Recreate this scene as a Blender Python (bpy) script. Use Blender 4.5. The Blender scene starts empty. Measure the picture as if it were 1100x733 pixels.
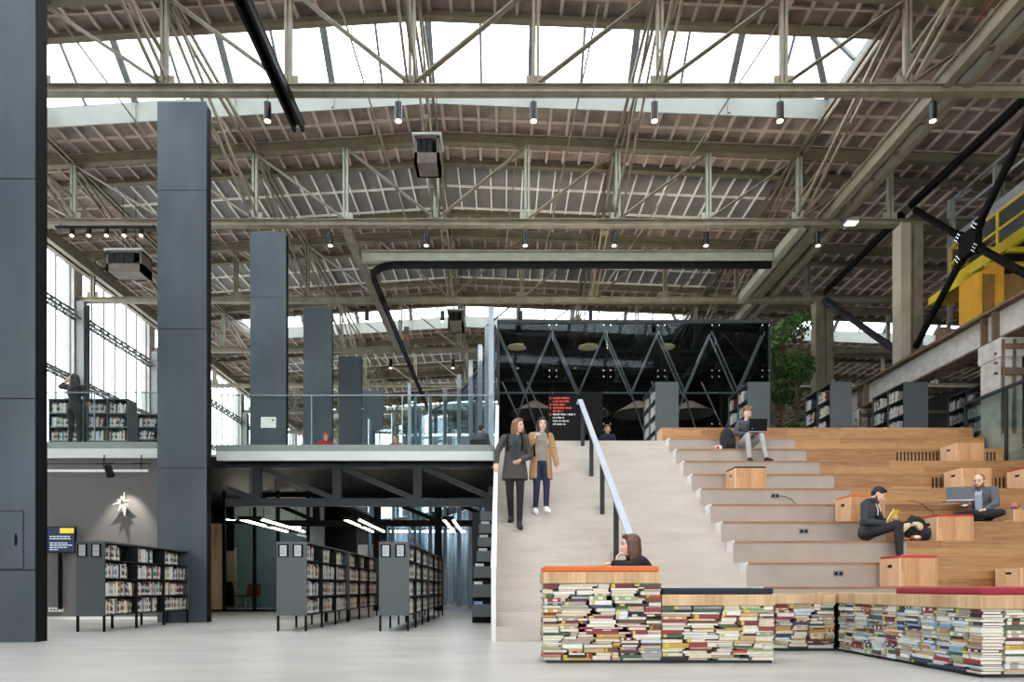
import bpy, bmesh, math, random
from mathutils import Vector, Matrix

SC = bpy.context.scene
COL = SC.collection
V = Vector
E, F, CX, HY = 0.70, 733.0, 540.0, 632.0      # eye height, focal length in pixels, vanishing point


def px(x, d):
    return (x - CX) * d / F


def pz(y, d):
    return E + (HY - y) * d / F


def at(x, y, d):
    return V((px(x, d), d, pz(y, d)))


def ordn(n):
    s = 'th' if 10 <= n % 100 <= 20 else {1: 'st', 2: 'nd', 3: 'rd'}.get(n % 10, 'th')
    return '%d%s' % (n, s)


# ------------------------------------------------------------------ materials
def lin(h):
    h = h.lstrip('#')
    o = []
    for i in (0, 2, 4):
        c = int(h[i:i + 2], 16) / 255
        o.append(c / 12.92 if c <= .04045 else ((c + .055) / 1.055) ** 2.4)
    return (*o, 1)


def _base(name):
    m = bpy.data.materials.new(name)
    m.use_nodes = True
    nt = m.node_tree
    return m, nt, nt.nodes['Principled BSDF']


def mat(name, c, rough=.6, metal=0., var=.12, scale=6., stretch=(1, 1, 1), bump=0., c2=None, spec=None):
    """principled surface whose colour wanders between two tones through noise"""
    m, nt, b = _base(name)
    c = lin(c)
    b.inputs['Roughness'].default_value = rough
    b.inputs['Metallic'].default_value = metal
    if spec is not None:
        b.inputs['Specular IOR Level'].default_value = spec
    tc = nt.nodes.new('ShaderNodeTexCoord')
    mp = nt.nodes.new('ShaderNodeMapping')
    mp.inputs['Scale'].default_value = stretch
    nz = nt.nodes.new('ShaderNodeTexNoise')
    nz.inputs['Scale'].default_value = scale
    nz.inputs['Detail'].default_value = 5
    rp = nt.nodes.new('ShaderNodeValToRGB')
    rp.color_ramp.elements[0].position = .3
    rp.color_ramp.elements[1].position = .7
    lo = lin(c2) if c2 else tuple(x * (1 - var) for x in c[:3]) + (1,)
    hi = c if c2 else tuple(min(1, x * (1 + var)) for x in c[:3]) + (1,)
    rp.color_ramp.elements[0].color = lo
    rp.color_ramp.elements[1].color = hi
    L = nt.links.new
    L(tc.outputs['Object'], mp.inputs['Vector'])
    L(mp.outputs['Vector'], nz.inputs['Vector'])
    L(nz.outputs['Fac'], rp.inputs['Fac'])
    L(rp.outputs['Color'], b.inputs['Base Color'])
    if bump:
        bp = nt.nodes.new('ShaderNodeBump')
        bp.inputs['Strength'].default_value = bump
        bp.inputs['Distance'].default_value = .02
        L(nz.outputs['Fac'], bp.inputs['Height'])
        L(bp.outputs['Normal'], b.inputs['Normal'])
    return m


def wood(name, c1, c2, axis='X', plank='Z', pw=.12, rough=.5):
    """boards: grain stretched along one axis, tone stepping from board to board along another"""
    m, nt, b = _base(name)
    L = nt.links.new
    N = nt.nodes.new
    b.inputs['Roughness'].default_value = rough
    tc = N('ShaderNodeTexCoord')
    mp = N('ShaderNodeMapping')
    mp.inputs['Scale'].default_value = [(1.2 if a == axis else 14) for a in 'XYZ']
    nz = N('ShaderNodeTexNoise')
    nz.inputs['Scale'].default_value = 2.2
    nz.inputs['Detail'].default_value = 6
    L(tc.outputs['Object'], mp.inputs['Vector'])
    L(mp.outputs['Vector'], nz.inputs['Vector'])
    sx = N('ShaderNodeSeparateXYZ')
    L(tc.outputs['Object'], sx.inputs[0])
    dv = N('ShaderNodeMath'); dv.operation = 'DIVIDE'; dv.inputs[1].default_value = pw
    L(sx.outputs[plank], dv.inputs[0])
    fl = N('ShaderNodeMath'); fl.operation = 'FLOOR'
    L(dv.outputs[0], fl.inputs[0])
    # boards also end somewhere along the grain
    dg = N('ShaderNodeMath'); dg.operation = 'DIVIDE'; dg.inputs[1].default_value = 1.9
    L(sx.outputs[axis], dg.inputs[0])
    st = N('ShaderNodeMath'); st.operation = 'MULTIPLY_ADD'; st.inputs[1].default_value = .37
    L(fl.outputs[0], st.inputs[0]); L(dg.outputs[0], st.inputs[2])
    fg = N('ShaderNodeMath'); fg.operation = 'FLOOR'
    L(st.outputs[0], fg.inputs[0])
    cb = N('ShaderNodeCombineXYZ')
    L(fl.outputs[0], cb.inputs[0]); L(fg.outputs[0], cb.inputs[1])
    wn = N('ShaderNodeTexWhiteNoise'); wn.noise_dimensions = '3D'
    L(cb.outputs[0], wn.inputs['Vector'])
    ad = N('ShaderNodeMath'); ad.operation = 'MULTIPLY_ADD'
    ad.inputs[1].default_value = .5
    L(wn.outputs['Value'], ad.inputs[0])
    hf = N('ShaderNodeMath'); hf.operation = 'MULTIPLY_ADD'
    hf.inputs[1].default_value = 1.0; hf.inputs[2].default_value = -.25
    L(nz.outputs['Fac'], hf.inputs[0])
    L(hf.outputs[0], ad.inputs[2])
    rp = N('ShaderNodeValToRGB')
    rp.color_ramp.elements[0].color = lin(c1)
    rp.color_ramp.elements[1].color = lin(c2)
    rp.color_ramp.elements[0].position = .1
    rp.color_ramp.elements[1].position = .9
    L(ad.outputs[0], rp.inputs['Fac'])
    L(rp.outputs['Color'], b.inputs['Base Color'])
    return m


def glass(name, tint, refl=.06, rough=.02, fres=.22):
    m = bpy.data.materials.new(name)
    m.use_nodes = True
    nt = m.node_tree
    nt.nodes.clear()
    N, L = nt.nodes.new, nt.links.new
    out = N('ShaderNodeOutputMaterial')
    tr = N('ShaderNodeBsdfTransparent')
    tr.inputs['Color'].default_value = lin(tint)
    gl = N('ShaderNodeBsdfGlossy')
    gl.inputs['Roughness'].default_value = rough
    gl.inputs['Color'].default_value = (.9, .95, 1, 1)
    lw = N('ShaderNodeLayerWeight')
    lw.inputs['Blend'].default_value = .35
    mu = N('ShaderNodeMath'); mu.operation = 'MULTIPLY_ADD'
    mu.inputs[1].default_value = fres
    mu.inputs[2].default_value = refl
    L(lw.outputs['Fresnel'], mu.inputs[0])
    mx = N('ShaderNodeMixShader')
    L(mu.outputs[0], mx.inputs['Fac'])
    L(tr.outputs[0], mx.inputs[1])
    L(gl.outputs[0], mx.inputs[2])
    L(mx.outputs[0], out.inputs['Surface'])
    return m


def curtain_mat(name, c):
    m, nt, b = _base(name)
    N, L = nt.nodes.new, nt.links.new
    out = nt.nodes['Material Output']
    d, t, x = N('ShaderNodeBsdfDiffuse'), N('ShaderNodeBsdfTranslucent'), N('ShaderNodeMixShader')
    d.inputs['Color'].default_value = lin(c)
    t.inputs['Color'].default_value = lin(c)
    x.inputs['Fac'].default_value = .5
    L(d.outputs[0], x.inputs[1]); L(t.outputs[0], x.inputs[2]); L(x.outputs[0], out.inputs['Surface'])
    return m


def emit(name, c, s):
    m, nt, b = _base(name)
    b.inputs['Base Color'].default_value = lin(c)
    b.inputs['Emission Color'].default_value = lin(c)
    b.inputs['Emission Strength'].default_value = s
    return m


# ------------------------------------------------------------------ mesh collector
class MB:
    def __init__(s):
        s.v, s.f, s.m = [], [], []

    def add(s, vs, fs, mi=0):
        b = len(s.v)
        s.v.extend(V(p) for p in vs)
        for f in fs:
            s.f.append([b + i for i in f])
            s.m.append(mi)
        return s

    def hexa(s, p, mi=0):
        return s.add(p, [(0, 3, 2, 1), (4, 5, 6, 7), (0, 1, 5, 4), (1, 2, 6, 5), (2, 3, 7, 6), (3, 0, 4, 7)], mi)

    def box(s, x0, x1, y0, y1, z0, z1, mi=0):
        return s.hexa([(x0, y0, z0), (x1, y0, z0), (x1, y1, z0), (x0, y1, z0),
                       (x0, y0, z1), (x1, y0, z1), (x1, y1, z1), (x0, y1, z1)], mi)

    def bar(s, p, q, w, h, mi=0, up=(0, 0, 1)):
        p, q = V(p), V(q)
        d = (q - p).normalized()
        u = V(up)
        if abs(d.dot(u)) > .98:
            u = V((0, 1, 0))
        a = d.cross(u).normalized() * (w / 2)
        c = a.cross(d).normalized() * (h / 2)
        return s.hexa([p - a - c, p + a - c, q + a - c, q - a - c, p - a + c, p + a + c, q + a + c, q - a + c], mi)

    def cone(s, p, q, r0, r1, n=10, mi=0):
        p, q = V(p), V(q)
        d = (q - p).normalized()
        u = V((0, 0, 1)) if abs(d.z) < .9 else V((1, 0, 0))
        a = d.cross(u).normalized()
        c = d.cross(a)
        vs = []
        for o, r in ((p, r0), (q, r1)):
            for k in range(n):
                t = 2 * math.pi * k / n
                vs.append(o + (a * math.cos(t) + c * math.sin(t)) * r)
        fs = [(k, (k + 1) % n, n + (k + 1) % n, n + k) for k in range(n)]
        fs.append(tuple(reversed(range(n))))
        fs.append(tuple(range(n, 2 * n)))
        return s.add(vs, fs, mi)

    def tube(s, pts, r, n=8, mi=0):
        pts = [V(p) for p in pts]
        vs = []
        a = None
        for i, p in enumerate(pts):
            d = (pts[min(i + 1, len(pts) - 1)] - pts[max(i - 1, 0)]).normalized()
            if a is None:
                u = V((0, 0, 1)) if abs(d.z) < .9 else V((1, 0, 0))
                a = d.cross(u).normalized()
            else:
                a = (a - d * a.dot(d)).normalized()
            c = d.cross(a)
            for k in range(n):
                t = 2 * math.pi * k / n
                vs.append(p + (a * math.cos(t) + c * math.sin(t)) * r)
        fs = []
        for i in range(len(pts) - 1):
            for k in range(n):
                fs.append((i * n + k, i * n + (k + 1) % n, (i + 1) * n + (k + 1) % n, (i + 1) * n + k))
        fs.append(tuple(reversed(range(n))))
        fs.append(tuple(range((len(pts) - 1) * n, len(pts) * n)))
        return s.add(vs, fs, mi)

    def rings(s, rs, mi=0):
        """loft closed rings of equal length"""
        n = len(rs[0])
        vs = [p for r in rs for p in r]
        fs = []
        for i in range(len(rs) - 1):
            for k in range(n):
                fs.append((i * n + k, i * n + (k + 1) % n, (i + 1) * n + (k + 1) % n, (i + 1) * n + k))
        fs.append(tuple(reversed(range(n))))
        fs.append(tuple(range((len(rs) - 1) * n, len(rs) * n)))
        return s.add(vs, fs, mi)

    def ell(s, c, r, ax=None, n=14, mi=0):
        c = V(c)
        if ax is None:
            ax = (V((1, 0, 0)), V((0, 1, 0)), V((0, 0, 1)))
        m = n // 2
        vs = [c - ax[2] * r[2]]
        for i in range(1, m):
            t = -math.pi / 2 + math.pi * i / m
            for k in range(n):
                a = 2 * math.pi * k / n
                vs.append(c + ax[0] * (r[0] * math.cos(t) * math.cos(a)) + ax[1] * (r[1] * math.cos(t) * math.sin(a)) + ax[2] * (r[2] * math.sin(t)))
        vs.append(c + ax[2] * r[2])
        fs = [(0, 1 + (k + 1) % n, 1 + k) for k in range(n)]
        for i in range(m - 2):
            for k in range(n):
                fs.append((1 + i * n + k, 1 + i * n + (k + 1) % n, 1 + (i + 1) * n + (k + 1) % n, 1 + (i + 1) * n + k))
        t = len(vs) - 1
        o = 1 + (m - 2) * n
        fs += [(o + k, o + (k + 1) % n, t) for k in range(n)]
        return s.add(vs, fs, mi)

    def cap(s, p, q, ra, rb, n=10, mi=0):
        """tapered capsule, closed"""
        p, q = V(p), V(q)
        d = q - p
        if d.length < 1e-5:
            return s.ell(p, (ra, ra, ra), None, n, mi)
        d.normalize()
        u = V((0, 0, 1)) if abs(d.z) < .9 else V((1, 0, 0))
        a = d.cross(u).normalized()
        c = d.cross(a)
        rs = []
        for o, r, ts in ((p, ra, (-1.35, -.9, -.45, 0)), (q, rb, (0, .45, .9, 1.35))):
            for t in ts:
                rs.append([o + d * (r * math.sin(t)) + (a * math.cos(2 * math.pi * k / n) + c * math.sin(2 * math.pi * k / n)) * (r * math.cos(t)) for k in range(n)])
        return s.rings(rs, mi)

    def mesh(s, me, M, slots):
        b = len(s.v)
        s.v.extend(M @ v.co for v in me.vertices)
        for p in me.polygons:
            s.f.append([b + i for i in p.vertices])
            s.m.append(slots[p.material_index])
        return s

    def build(s, name, mats, parent=None, smooth=False, bevel=0., seg=2, origin=None):
        me = bpy.data.meshes.new(name)
        if origin is not None:
            o = V(origin)
        elif parent is not None:
            o = ORI.get(parent.name, V((0, 0, 0)))
        else:
            xs = [p.x for p in s.v]; ys = [p.y for p in s.v]; zs = [p.z for p in s.v]
            o = V(((min(xs) + max(xs)) / 2, (min(ys) + max(ys)) / 2, min(zs)))
        me.from_pydata([p - o for p in s.v], [], s.f)
        for m in (mats if isinstance(mats, (list, tuple)) else [mats]):
            me.materials.append(m)
        if len(me.materials) > 1:
            me.polygons.foreach_set('material_index', s.m)
        if bevel:
            bm = bmesh.new()
            bm.from_mesh(me)
            bmesh.ops.bevel(bm, geom=bm.edges[:], offset=bevel, segments=seg, profile=.6, affect='EDGES', clamp_overlap=True)
            bm.to_mesh(me)
            bm.free()
        if smooth:
            me.polygons.foreach_set('use_smooth', [True] * len(me.polygons))
        me.update()
        ob = bpy.data.objects.new(name, me)
        COL.objects.link(ob)
        ORI[ob.name] = o
        if parent is not None:
            ob.parent = parent
            ob.location = o - ORI[parent.name]
        else:
            ob.location = o
        return ob


ORI = {}


def tag(o, label, cat=None, group=None, kind=None):
    if label:
        o['label'] = label
    if cat:
        o['category'] = cat
    if group:
        o['group'] = group
    if kind:
        o['kind'] = kind
    return o


def struct(o, label=None, cat=None):
    return tag(o, label, cat, None, 'structure')


def thing(name, label, cat, loc, group=None):
    o = bpy.data.objects.new(name, None)
    COL.objects.link(o)
    o.empty_display_size = .1
    o.location = loc
    ORI[o.name] = V(loc)
    return tag(o, label, cat, group)


def B(x0, x1, y0, y1, z0, z1):
    return MB().box(x0, x1, y0, y1, z0, z1)


# ------------------------------------------------------------------ the palette
M = {}
M['floor'] = mat('polished_concrete', '#c8c4be', .32, 0, .10, .8, (1, 3, 1), c2='#b0ada8')
M['stair'] = mat('pale_concrete', '#cbc3b9', .6, 0, .06, 2.5, (.6, 3, 3), c2='#bcb4aa')
M['riser'] = mat('grey_concrete', '#b1a79c', .65, 0, .05, 3, c2='#a69c92')
M['white_paint'] = mat('white_paint', '#e9e9e6', .5, 0, .02)
M['off_white'] = mat('off_white_fascia', '#d3d8d4', .45, 0, .04, 2, (1, 1, 12))
M['channel'] = mat('grey_green_channel', '#87938e', .5, 0, .05)
M['steel'] = mat('blued_sheet_steel', '#515d66', .42, .3, .2, 1.1, (1, 1, .45), c2='#3c474f')
M['seam'] = mat('dark_joint', '#15181b', .7)
M['black'] = mat('matt_black', '#0b0b0c', .6, 0, .1, spec=.15)
M['black_gloss'] = mat('black_lacquer', '#101214', .25)
M['case'] = mat('charcoal_bookcase', '#4a5254', .5, 0, .05, 3)
M['case_dark'] = mat('charcoal_inner', '#1f2224', .6, spec=.2)
M['olive'] = mat('olive_steel', '#8b8470', .6, 0, .18, 3, c2='#726b58')
M['olive_dark'] = mat('dark_olive_steel', '#6f6650', .65, 0, .18, 3)
M['green_steel'] = mat('pale_green_steel', '#999d8b', .55, 0, .12, 3)
M['roof'] = mat('stained_roof_slab', '#a59489', .85, 0, .3, 1.3, c2='#63564f')
M['rib'] = mat('roof_rib', '#b9a89b', .8, 0, .2, 2)
M['dull_pane'] = mat('blacked_out_glazing', '#7d7976', .6, 0, .1, 2)
M['mullion'] = mat('white_glazing_bar', '#fbf8f0', .6, 0, .02)
M['curb'] = mat('pale_green_curb', '#82867f', .7, 0, .08, 2)
M['frame_grey'] = mat('grey_window_frame', '#6b6f70', .55)
M['sky_pane'] = glass('clear_roof_glass', '#f7fbff', .02)
M['clear'] = glass('clear_glass', '#f0f6f4', .008)
M['facade'] = glass('facade_glass', '#cbd8de', .03)
M['dark_glass'] = glass('smoked_glass', '#bcc1c4', .0, .03)
M['roof_tint'] = glass('tinted_roof_glass', '#b9c3c8', .0, .3, .0)
M['deck_top'] = mat('pale_floor_finish', '#a9a6a1', .6, 0, .06, 2)
M['drape'] = mat('brown_drape', '#4a443f', .9, 0, .1)
M['rod'] = mat('bright_steel_rod', '#e3e7ea', .5, 0, .03)
M['fin'] = mat('brushed_aluminium', '#9fabb5', .35, .6, .06)
M['oak'] = wood('oak_cladding', '#8f6238', '#c29560', 'X', 'Z', .12)
M['oak_nose'] = wood('oak_nosing', '#8d6238', '#b5875a', 'X', 'Z', .2)
M['oak_slab'] = wood('oak_slab', '#ae8a62', '#d9bb92', 'Z', 'X', .085)
M['oak_slab_y'] = wood('oak_slab_side', '#ae8a62', '#d9bb92', 'Z', 'Y', .085)
M['oak_box'] = wood('oak_box', '#b98352', '#d8aa7a', 'Z', 'X', .11)
M['oak_side_lit'] = wood('oak_box_side_lit', '#d9ae86', '#ecc9a4', 'Z', 'Y', .14)  # paler copy of the box oak: light from the left put into colour
M['red'] = mat('red_felt', '#c43d3a', .9, 0, .06, 30)
M['crimson'] = mat('crimson_felt', '#962740', .9, 0, .06, 30)
M['orange'] = mat('orange_felt', '#cf6f3a', .9, 0, .06, 30)
M['navy'] = mat('dark_navy_felt', '#222c36', .9, 0, .08, 30)
M['charcoal_felt'] = mat('charcoal_felt', '#3b3f45', .9, 0, .08, 30)
M['rail'] = mat('pale_blue_steel', '#b3b9c6', .5, 0, .04)
M['post'] = mat('dark_steel', '#313538', .55, .1, spec=.25)
M['wall_grey'] = mat('grey_render', '#6a6967', .8, 0, .05, 1.5)
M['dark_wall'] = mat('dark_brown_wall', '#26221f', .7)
M['teal_wall'] = mat('grey_green_wall', '#8fa09d', .7)
M['paper'] = mat('printed_paper', '#b9c0c6', .8)
M['white'] = mat('white_card', '#f2f1ec', .7, 0, .02)
M['col'] = mat('pale_olive_steel', '#b3ab97', .6, 0, .1, 2)
M['girder_shaded'] = mat('shaded_ochre', '#80602a', .6, 0, .2, 3)  # crane ochre darkened: shade under the walkway put into the colour
M['star'] = mat('folded_paper', '#b9b6ae', .8, 0, .02)
M['beam_white'] = mat('flaking_white_paint', '#c4c2bc', .75, 0, .1, 5, c2='#a8a49c', bump=.3)
M['rust'] = mat('brown_rusty_steel', '#6a5644', .8, .1, .3, 5)
M['concrete'] = mat('old_concrete', '#a3a19b', .85, 0, .15, 3, bump=.3)
M['yellow'] = mat('crane_yellow', '#d5bd2e', .5, 0, .1, 3)
M['ochre'] = mat('crane_ochre', '#d99f28', .5, 0, .12, 3)
M['grey_rail'] = mat('galvanised_steel', '#a9adb0', .45, .3)
M['chrome'] = mat('chrome', '#d8dcdf', .2, .9, .02)
M['lamp_on'] = emit('lamp_glow', '#ffe6bf', 6)
M['added_wash'] = emit('added_curtain_glow', '#f4f8ff', 34)  # glow of the added tubes that brighten the curtain
M['room_on'] = emit('room_glow', '#fff4e6', 45)
M['tube_on'] = emit('tube_glow', '#fff0dc', 9)
M['warm_on'] = emit('warm_glow', '#ffd9a0', 1.5)
M['red_text'] = emit('red_lettering', '#d8452e', .15)
M['white_text'] = mat('white_lettering', '#d9d9d4', .6)
M['screen'] = emit('navy_screen', '#23344d', .25)
M['screen_yellow'] = emit('screen_yellow', '#e5c53a', .5)
M['screen_text'] = emit('screen_text', '#c9d4de', .4)
M['leaf'] = mat('green_leaf', '#4f7a35', .55, 0, .35, 3, c2='#2c4a20')
M['bark'] = mat('bark', '#5b4a38', .9, 0, .3, 12)
M['soil'] = mat('soil', '#2c241d', .95)
M['heater_box'] = mat('rusty_grey_box', '#6d635a', .7, .1, .25, 5)
M['copper'] = mat('rust_orange_leather', '#8f4f33', .55)
WORLD, EXPO = 7.0, 0.0
# ------------------------------------------------------------------ camera and daylight
cam = bpy.data.cameras.new('camera')
co = bpy.data.objects.new('camera', cam)
COL.objects.link(co)
co.location = (0, 0, E)
co.rotation_euler = (math.pi / 2, 0, 0)
cam.sensor_width = 36
cam.lens = F / 1100 * 36
cam.shift_x = (550 - CX) / 1100
cam.shift_y = (HY - 366.5) / 1100
cam.clip_end = 300
SC.camera = co

w = bpy.data.worlds.new('overcast_sky')
SC.world = w
w.use_nodes = True
bg = w.node_tree.nodes['Background']
bg.inputs['Color'].default_value = (.965, .985, 1, 1)
bg.inputs['Strength'].default_value = WORLD
SC.view_settings.view_transform = 'Standard'
SC.view_settings.look = 'None'
SC.view_settings.exposure = EXPO
SC.view_settings.gamma = 1
SC.view_settings.use_curve_mapping = False
SC.cycles.use_denoising = True
SC.cycles.max_bounces = 10
SC.cycles.diffuse_bounces = 6
SC.cycles.transparent_max_bounces = 24
SC.cycles.sample_clamp_indirect = 6
SC.cycles.caustics_reflective = False
SC.cycles.caustics_refractive = False

# ------------------------------------------------------------------ the hall
T0, BAY = 13.95, 5.09
RX = -1.85                     # ridge
XL, XR, XA = -15.0, 11.3, 26.0  # left eave, column line, far side of the aisle
CH = 10.88                     # bottom chord of the trusses
DECK = 3.96


def T(i):
    return T0 + BAY * i


def zr(x):
    return 13.45 - (.063 * (RX - x) if x < RX else .04 * (x - RX))


struct(B(-34, 34, -16, 72, -.2, 0).build('floor', M['floor']))


def slab(mb, x0, x1, y0, y1, dz0, dz1, mi=0):
    cuts = [x0] + ([RX] if x0 < RX < x1 else []) + [x1]
    for a, b in zip(cuts, cuts[1:]):
        mb.hexa([(a, y0, zr(a) + dz0), (b, y0, zr(b) + dz0), (b, y1, zr(b) + dz0), (a, y1, zr(a) + dz0),
                 (a, y0, zr(a) + dz1), (b, y0, zr(b) + dz1), (b, y1, zr(b) + dz1), (a, y1, zr(a) + dz1)], mi)


LX0, LX1 = -12.2, 8.5
OPEN0, OPEN1 = 1.2, 3.9        # skylight opening inside a bay


def cassettes(mb, x0, x1, y0, y1, rows):
    slab(mb, x0, x1, y0, y1, 0, .14)
    n = max(1, round((x1 - x0) / .48))
    for k in range(n + 1):
        x = x0 + (x1 - x0) * k / n
        mb.box(x - .035, x + .035, y0, y1, zr(x) - .075, zr(x) + .02, 1)
    for k in range(rows + 1):
        y = y0 + (y1 - y0) * k / rows
        slab(mb, x0, x1, max(y0, y - .03), min(y1, y + .03), -.055, .01, 1)


nlan = 0
FIRST_BAY, LAST_BAY = -4, 8
for i in range(FIRST_BAY, LAST_BAY):
    y0, y1 = T(i), T(i) + BAY
    lantern = i % 3 == 0 or i in (-2, -1)  # unseen near bays also get skylights, added for more top light
    mb = MB()
    cassettes(mb, LX0, LX1, y0, y0 + OPEN0, 2)
    cassettes(mb, LX0, LX1, y0 + OPEN1, y1, 2)
    cassettes(mb, XL - .3, LX0, y0, y1, 8)
    cassettes(mb, LX1, XR, y0, y1, 8)
    al = lantern and i == 3
    if al:
        cassettes(mb, XR, 13.6, y0, y1, 6)
        cassettes(mb, 13.6, 23.4, y0, y0 + OPEN0, 2)
        cassettes(mb, 13.6, 23.4, y0 + OPEN1, y1, 2)
        cassettes(mb, 23.4, XA, y0, y1, 6)
    else:
        cassettes(mb, XR, XA, y0, y1, 6)
    ceil = struct(mb.build('ceiling', [M['roof'], M['rib']]))
    for yy in ((y0 + OPEN0 - .12,) if lantern else (y0 + OPEN0, y0 + OPEN1)):
        p = MB()
        slab(p, XL, XA, yy - .05, yy + .05, -.17, -.03)
        slab(p, XL, XA, yy - .09, yy + .09, -.19, -.17)
        p.build('purlin', M['olive_dark'], ceil)
    if not lantern:
        g = MB()
        slab(g, LX0, LX1, y0 + OPEN0, y0 + OPEN1, .02, .08)
        g.build('blacked_out_skylight', M['dull_pane'], ceil)
        b = MB()
        n = round((LX1 - LX0) / .49)
        for k in range(n + 1):
            x = LX0 + (LX1 - LX0) * k / n
            b.box(x - .022, x + .022, y0 + OPEN0, y0 + OPEN1, zr(x) - .05, zr(x) + .02)
        slab(b, LX0, LX1, y0 + 2.53, y0 + 2.57, -.04, .02)
        slab(b, LX0, LX1, y0 + OPEN0 + .08, y0 + OPEN0 + .12, -.04, .02)
        slab(b, LX0, LX1, y0 + OPEN1 - .12, y0 + OPEN1 - .08, -.04, .02)
        b.build('glazing_bars', M['mullion'], ceil)
    else:
        for (lx0, lx1) in [(LX0, LX1)] + ([(13.6, 23.4)] if al else []):
            nlan += 1
            a0, a1, ym = y0 + OPEN0, y0 + OPEN1, y0 + (OPEN0 + OPEN1) / 2
            H0, H1 = .46, 1.52
            c = MB()
            slab(c, lx0, lx1, a1 - .01, a1 + .05, -.07, H0)
            slab(c, lx0, lx1, a0 - .06, a0, -.02, H0)
            c.box(lx0 - .06, lx0, a0 - .06, a1 + .06, zr(lx0) - .02, zr(lx0) + H0)
            c.box(lx1, lx1 + .06, a0 - .06, a1 + .06, zr(lx1) - .02, zr(lx1) + H0)
            n = round((lx1 - lx0) / 2.53)
            for k in range(1, n):
                x = lx0 + (lx1 - lx0) * k / n
                c.box(x - .03, x + .03, a1 - .05, a1, zr(x) - .02, zr(x) + H0 - .05)
            win = struct(c.build('window_%d' % nlan, M['curb']))
            hip = 1.1
            f = MB()
            n = round((lx1 - lx0) / 1.27)
            for k in range(1, n):
                x = lx0 + (lx1 - lx0) * k / n
                wd = .17 if k % 2 == 0 else .06
                xr_ = min(max(x, lx0 + hip), lx1 - hip)
                f.bar((x, a1, zr(x) + H0), (xr_, ym, zr(xr_) + H1), wd, .07)
                f.bar((x, a0, zr(x) + H0), (xr_, ym, zr(xr_) + H1), wd, .07)
            for lx, sgn in ((lx0, 1), (lx1, -1)):
                q = lx + sgn * hip
                for aa in (a0, a1):
                    f.bar((lx, aa, zr(lx) + H0), (q, ym, zr(q) + H1), .15, .08)
                f.bar((lx, ym, zr(lx) + H0), (q, ym, zr(q) + H1), .08, .07)
            slab(f, lx0 + hip, lx1 - hip, ym - .07, ym + .07, H1 - .05, H1 + .05)
            f.build('window_frame', M['frame_grey'], win)
            g = MB()
            q0, q1 = lx0 + hip, lx1 - hip
            cut = sorted([lx0, lx1] + ([RX] if lx0 < RX < lx1 else []))
            for a, b in zip(cut, cut[1:]):
                ra, rb = min(max(a, q0), q1), min(max(b, q0), q1)
                for aa in (a0, a1):
                    g.add([(a, aa, zr(a) + H0 + .04), (b, aa, zr(b) + H0 + .04), (rb, ym, zr(rb) + H1 + .04), (ra, ym, zr(ra) + H1 + .04)], [(0, 1, 2, 3)])
            for lx, q in ((lx0, q0), (lx1, q1)):
                g.add([(lx, a0, zr(lx) + H0 + .04), (lx, a1, zr(lx) + H0 + .04), (q, ym, zr(q) + H1 + .04)], [(0, 1, 2)])
            g.build('pane', M['sky_pane'], win)

# trusses
POSTS = [RX + 2.53 * k for k in range(-5, 6)]
NTR = 8
where = ['first from the front, under the big skylight', 'second from the front, behind the tall pillar top', 'third from the front',
         'fourth from the front, before the second skylight', 'fifth from the front', 'sixth from the front', 'seventh from the front', 'farthest one at the back']
for i in range(NTR):
    y = T(i)
    t = thing('roof_truss', 'olive steel roof truss across the hall, ' + where[i], 'roof truss', (RX, y, CH - .09), 'roof trusses across the hall')
    mb = MB()
    mb.bar((XL - .1, y, CH), (XA, y, CH), .07, .15)
    mb.bar((XL - .1, y, CH + .075), (XA, y, CH + .075), .2, .02)
    mb.bar((XL - .1, y, CH - .08), (XA, y, CH - .08), .2, .02)
    mb.build('bottom_chord', M['olive'], t)
    mb = MB()
    slab(mb, XL - .1, XA, y - .05, y + .05, -.31, -.1)
    slab(mb, XL - .1, XA, y - .1, y + .1, -.1, -.075)
    slab(mb, XL - .1, XA, y - .1, y + .1, -.33, -.31)
    mb.build('top_chord', M['olive_dark'], t)
    for x in POSTS + [13.9, 16.5, 19.1, 21.7]:
        mb = MB()
        for s in (-.045, .045):
            mb.box(x + s - .03, x + s + .03, y - .05, y + .05, CH + .08, zr(x) - .3)
        mb.box(x - .2, x + .2, y - .012, y + .012, CH + .05, CH + .3)
        mb.build('post', M['green_steel'] if i % 2 else M['olive'], t)
    for k in range(len(POSTS)):
        x = POSTS[k]
        x2 = x + (2.53 if x > RX - .1 else -2.53)
        for xx in ([x2] if abs(x - RX) > .1 else [x + 2.53, x - 2.53]):
            if xx < XL or xx > XR:
                continue
            mb = MB()
            mb.bar((x, y - .03, CH + .1), (xx, y - .03, zr(xx) - .3), .025, .1, up=(0, 1, 0))
            mb.bar((x, y + .03, CH + .1), (xx, y + .03, zr(xx) - .3), .025, .1, up=(0, 1, 0))
            mb.build('diagonal', M['olive'], t)

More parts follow.
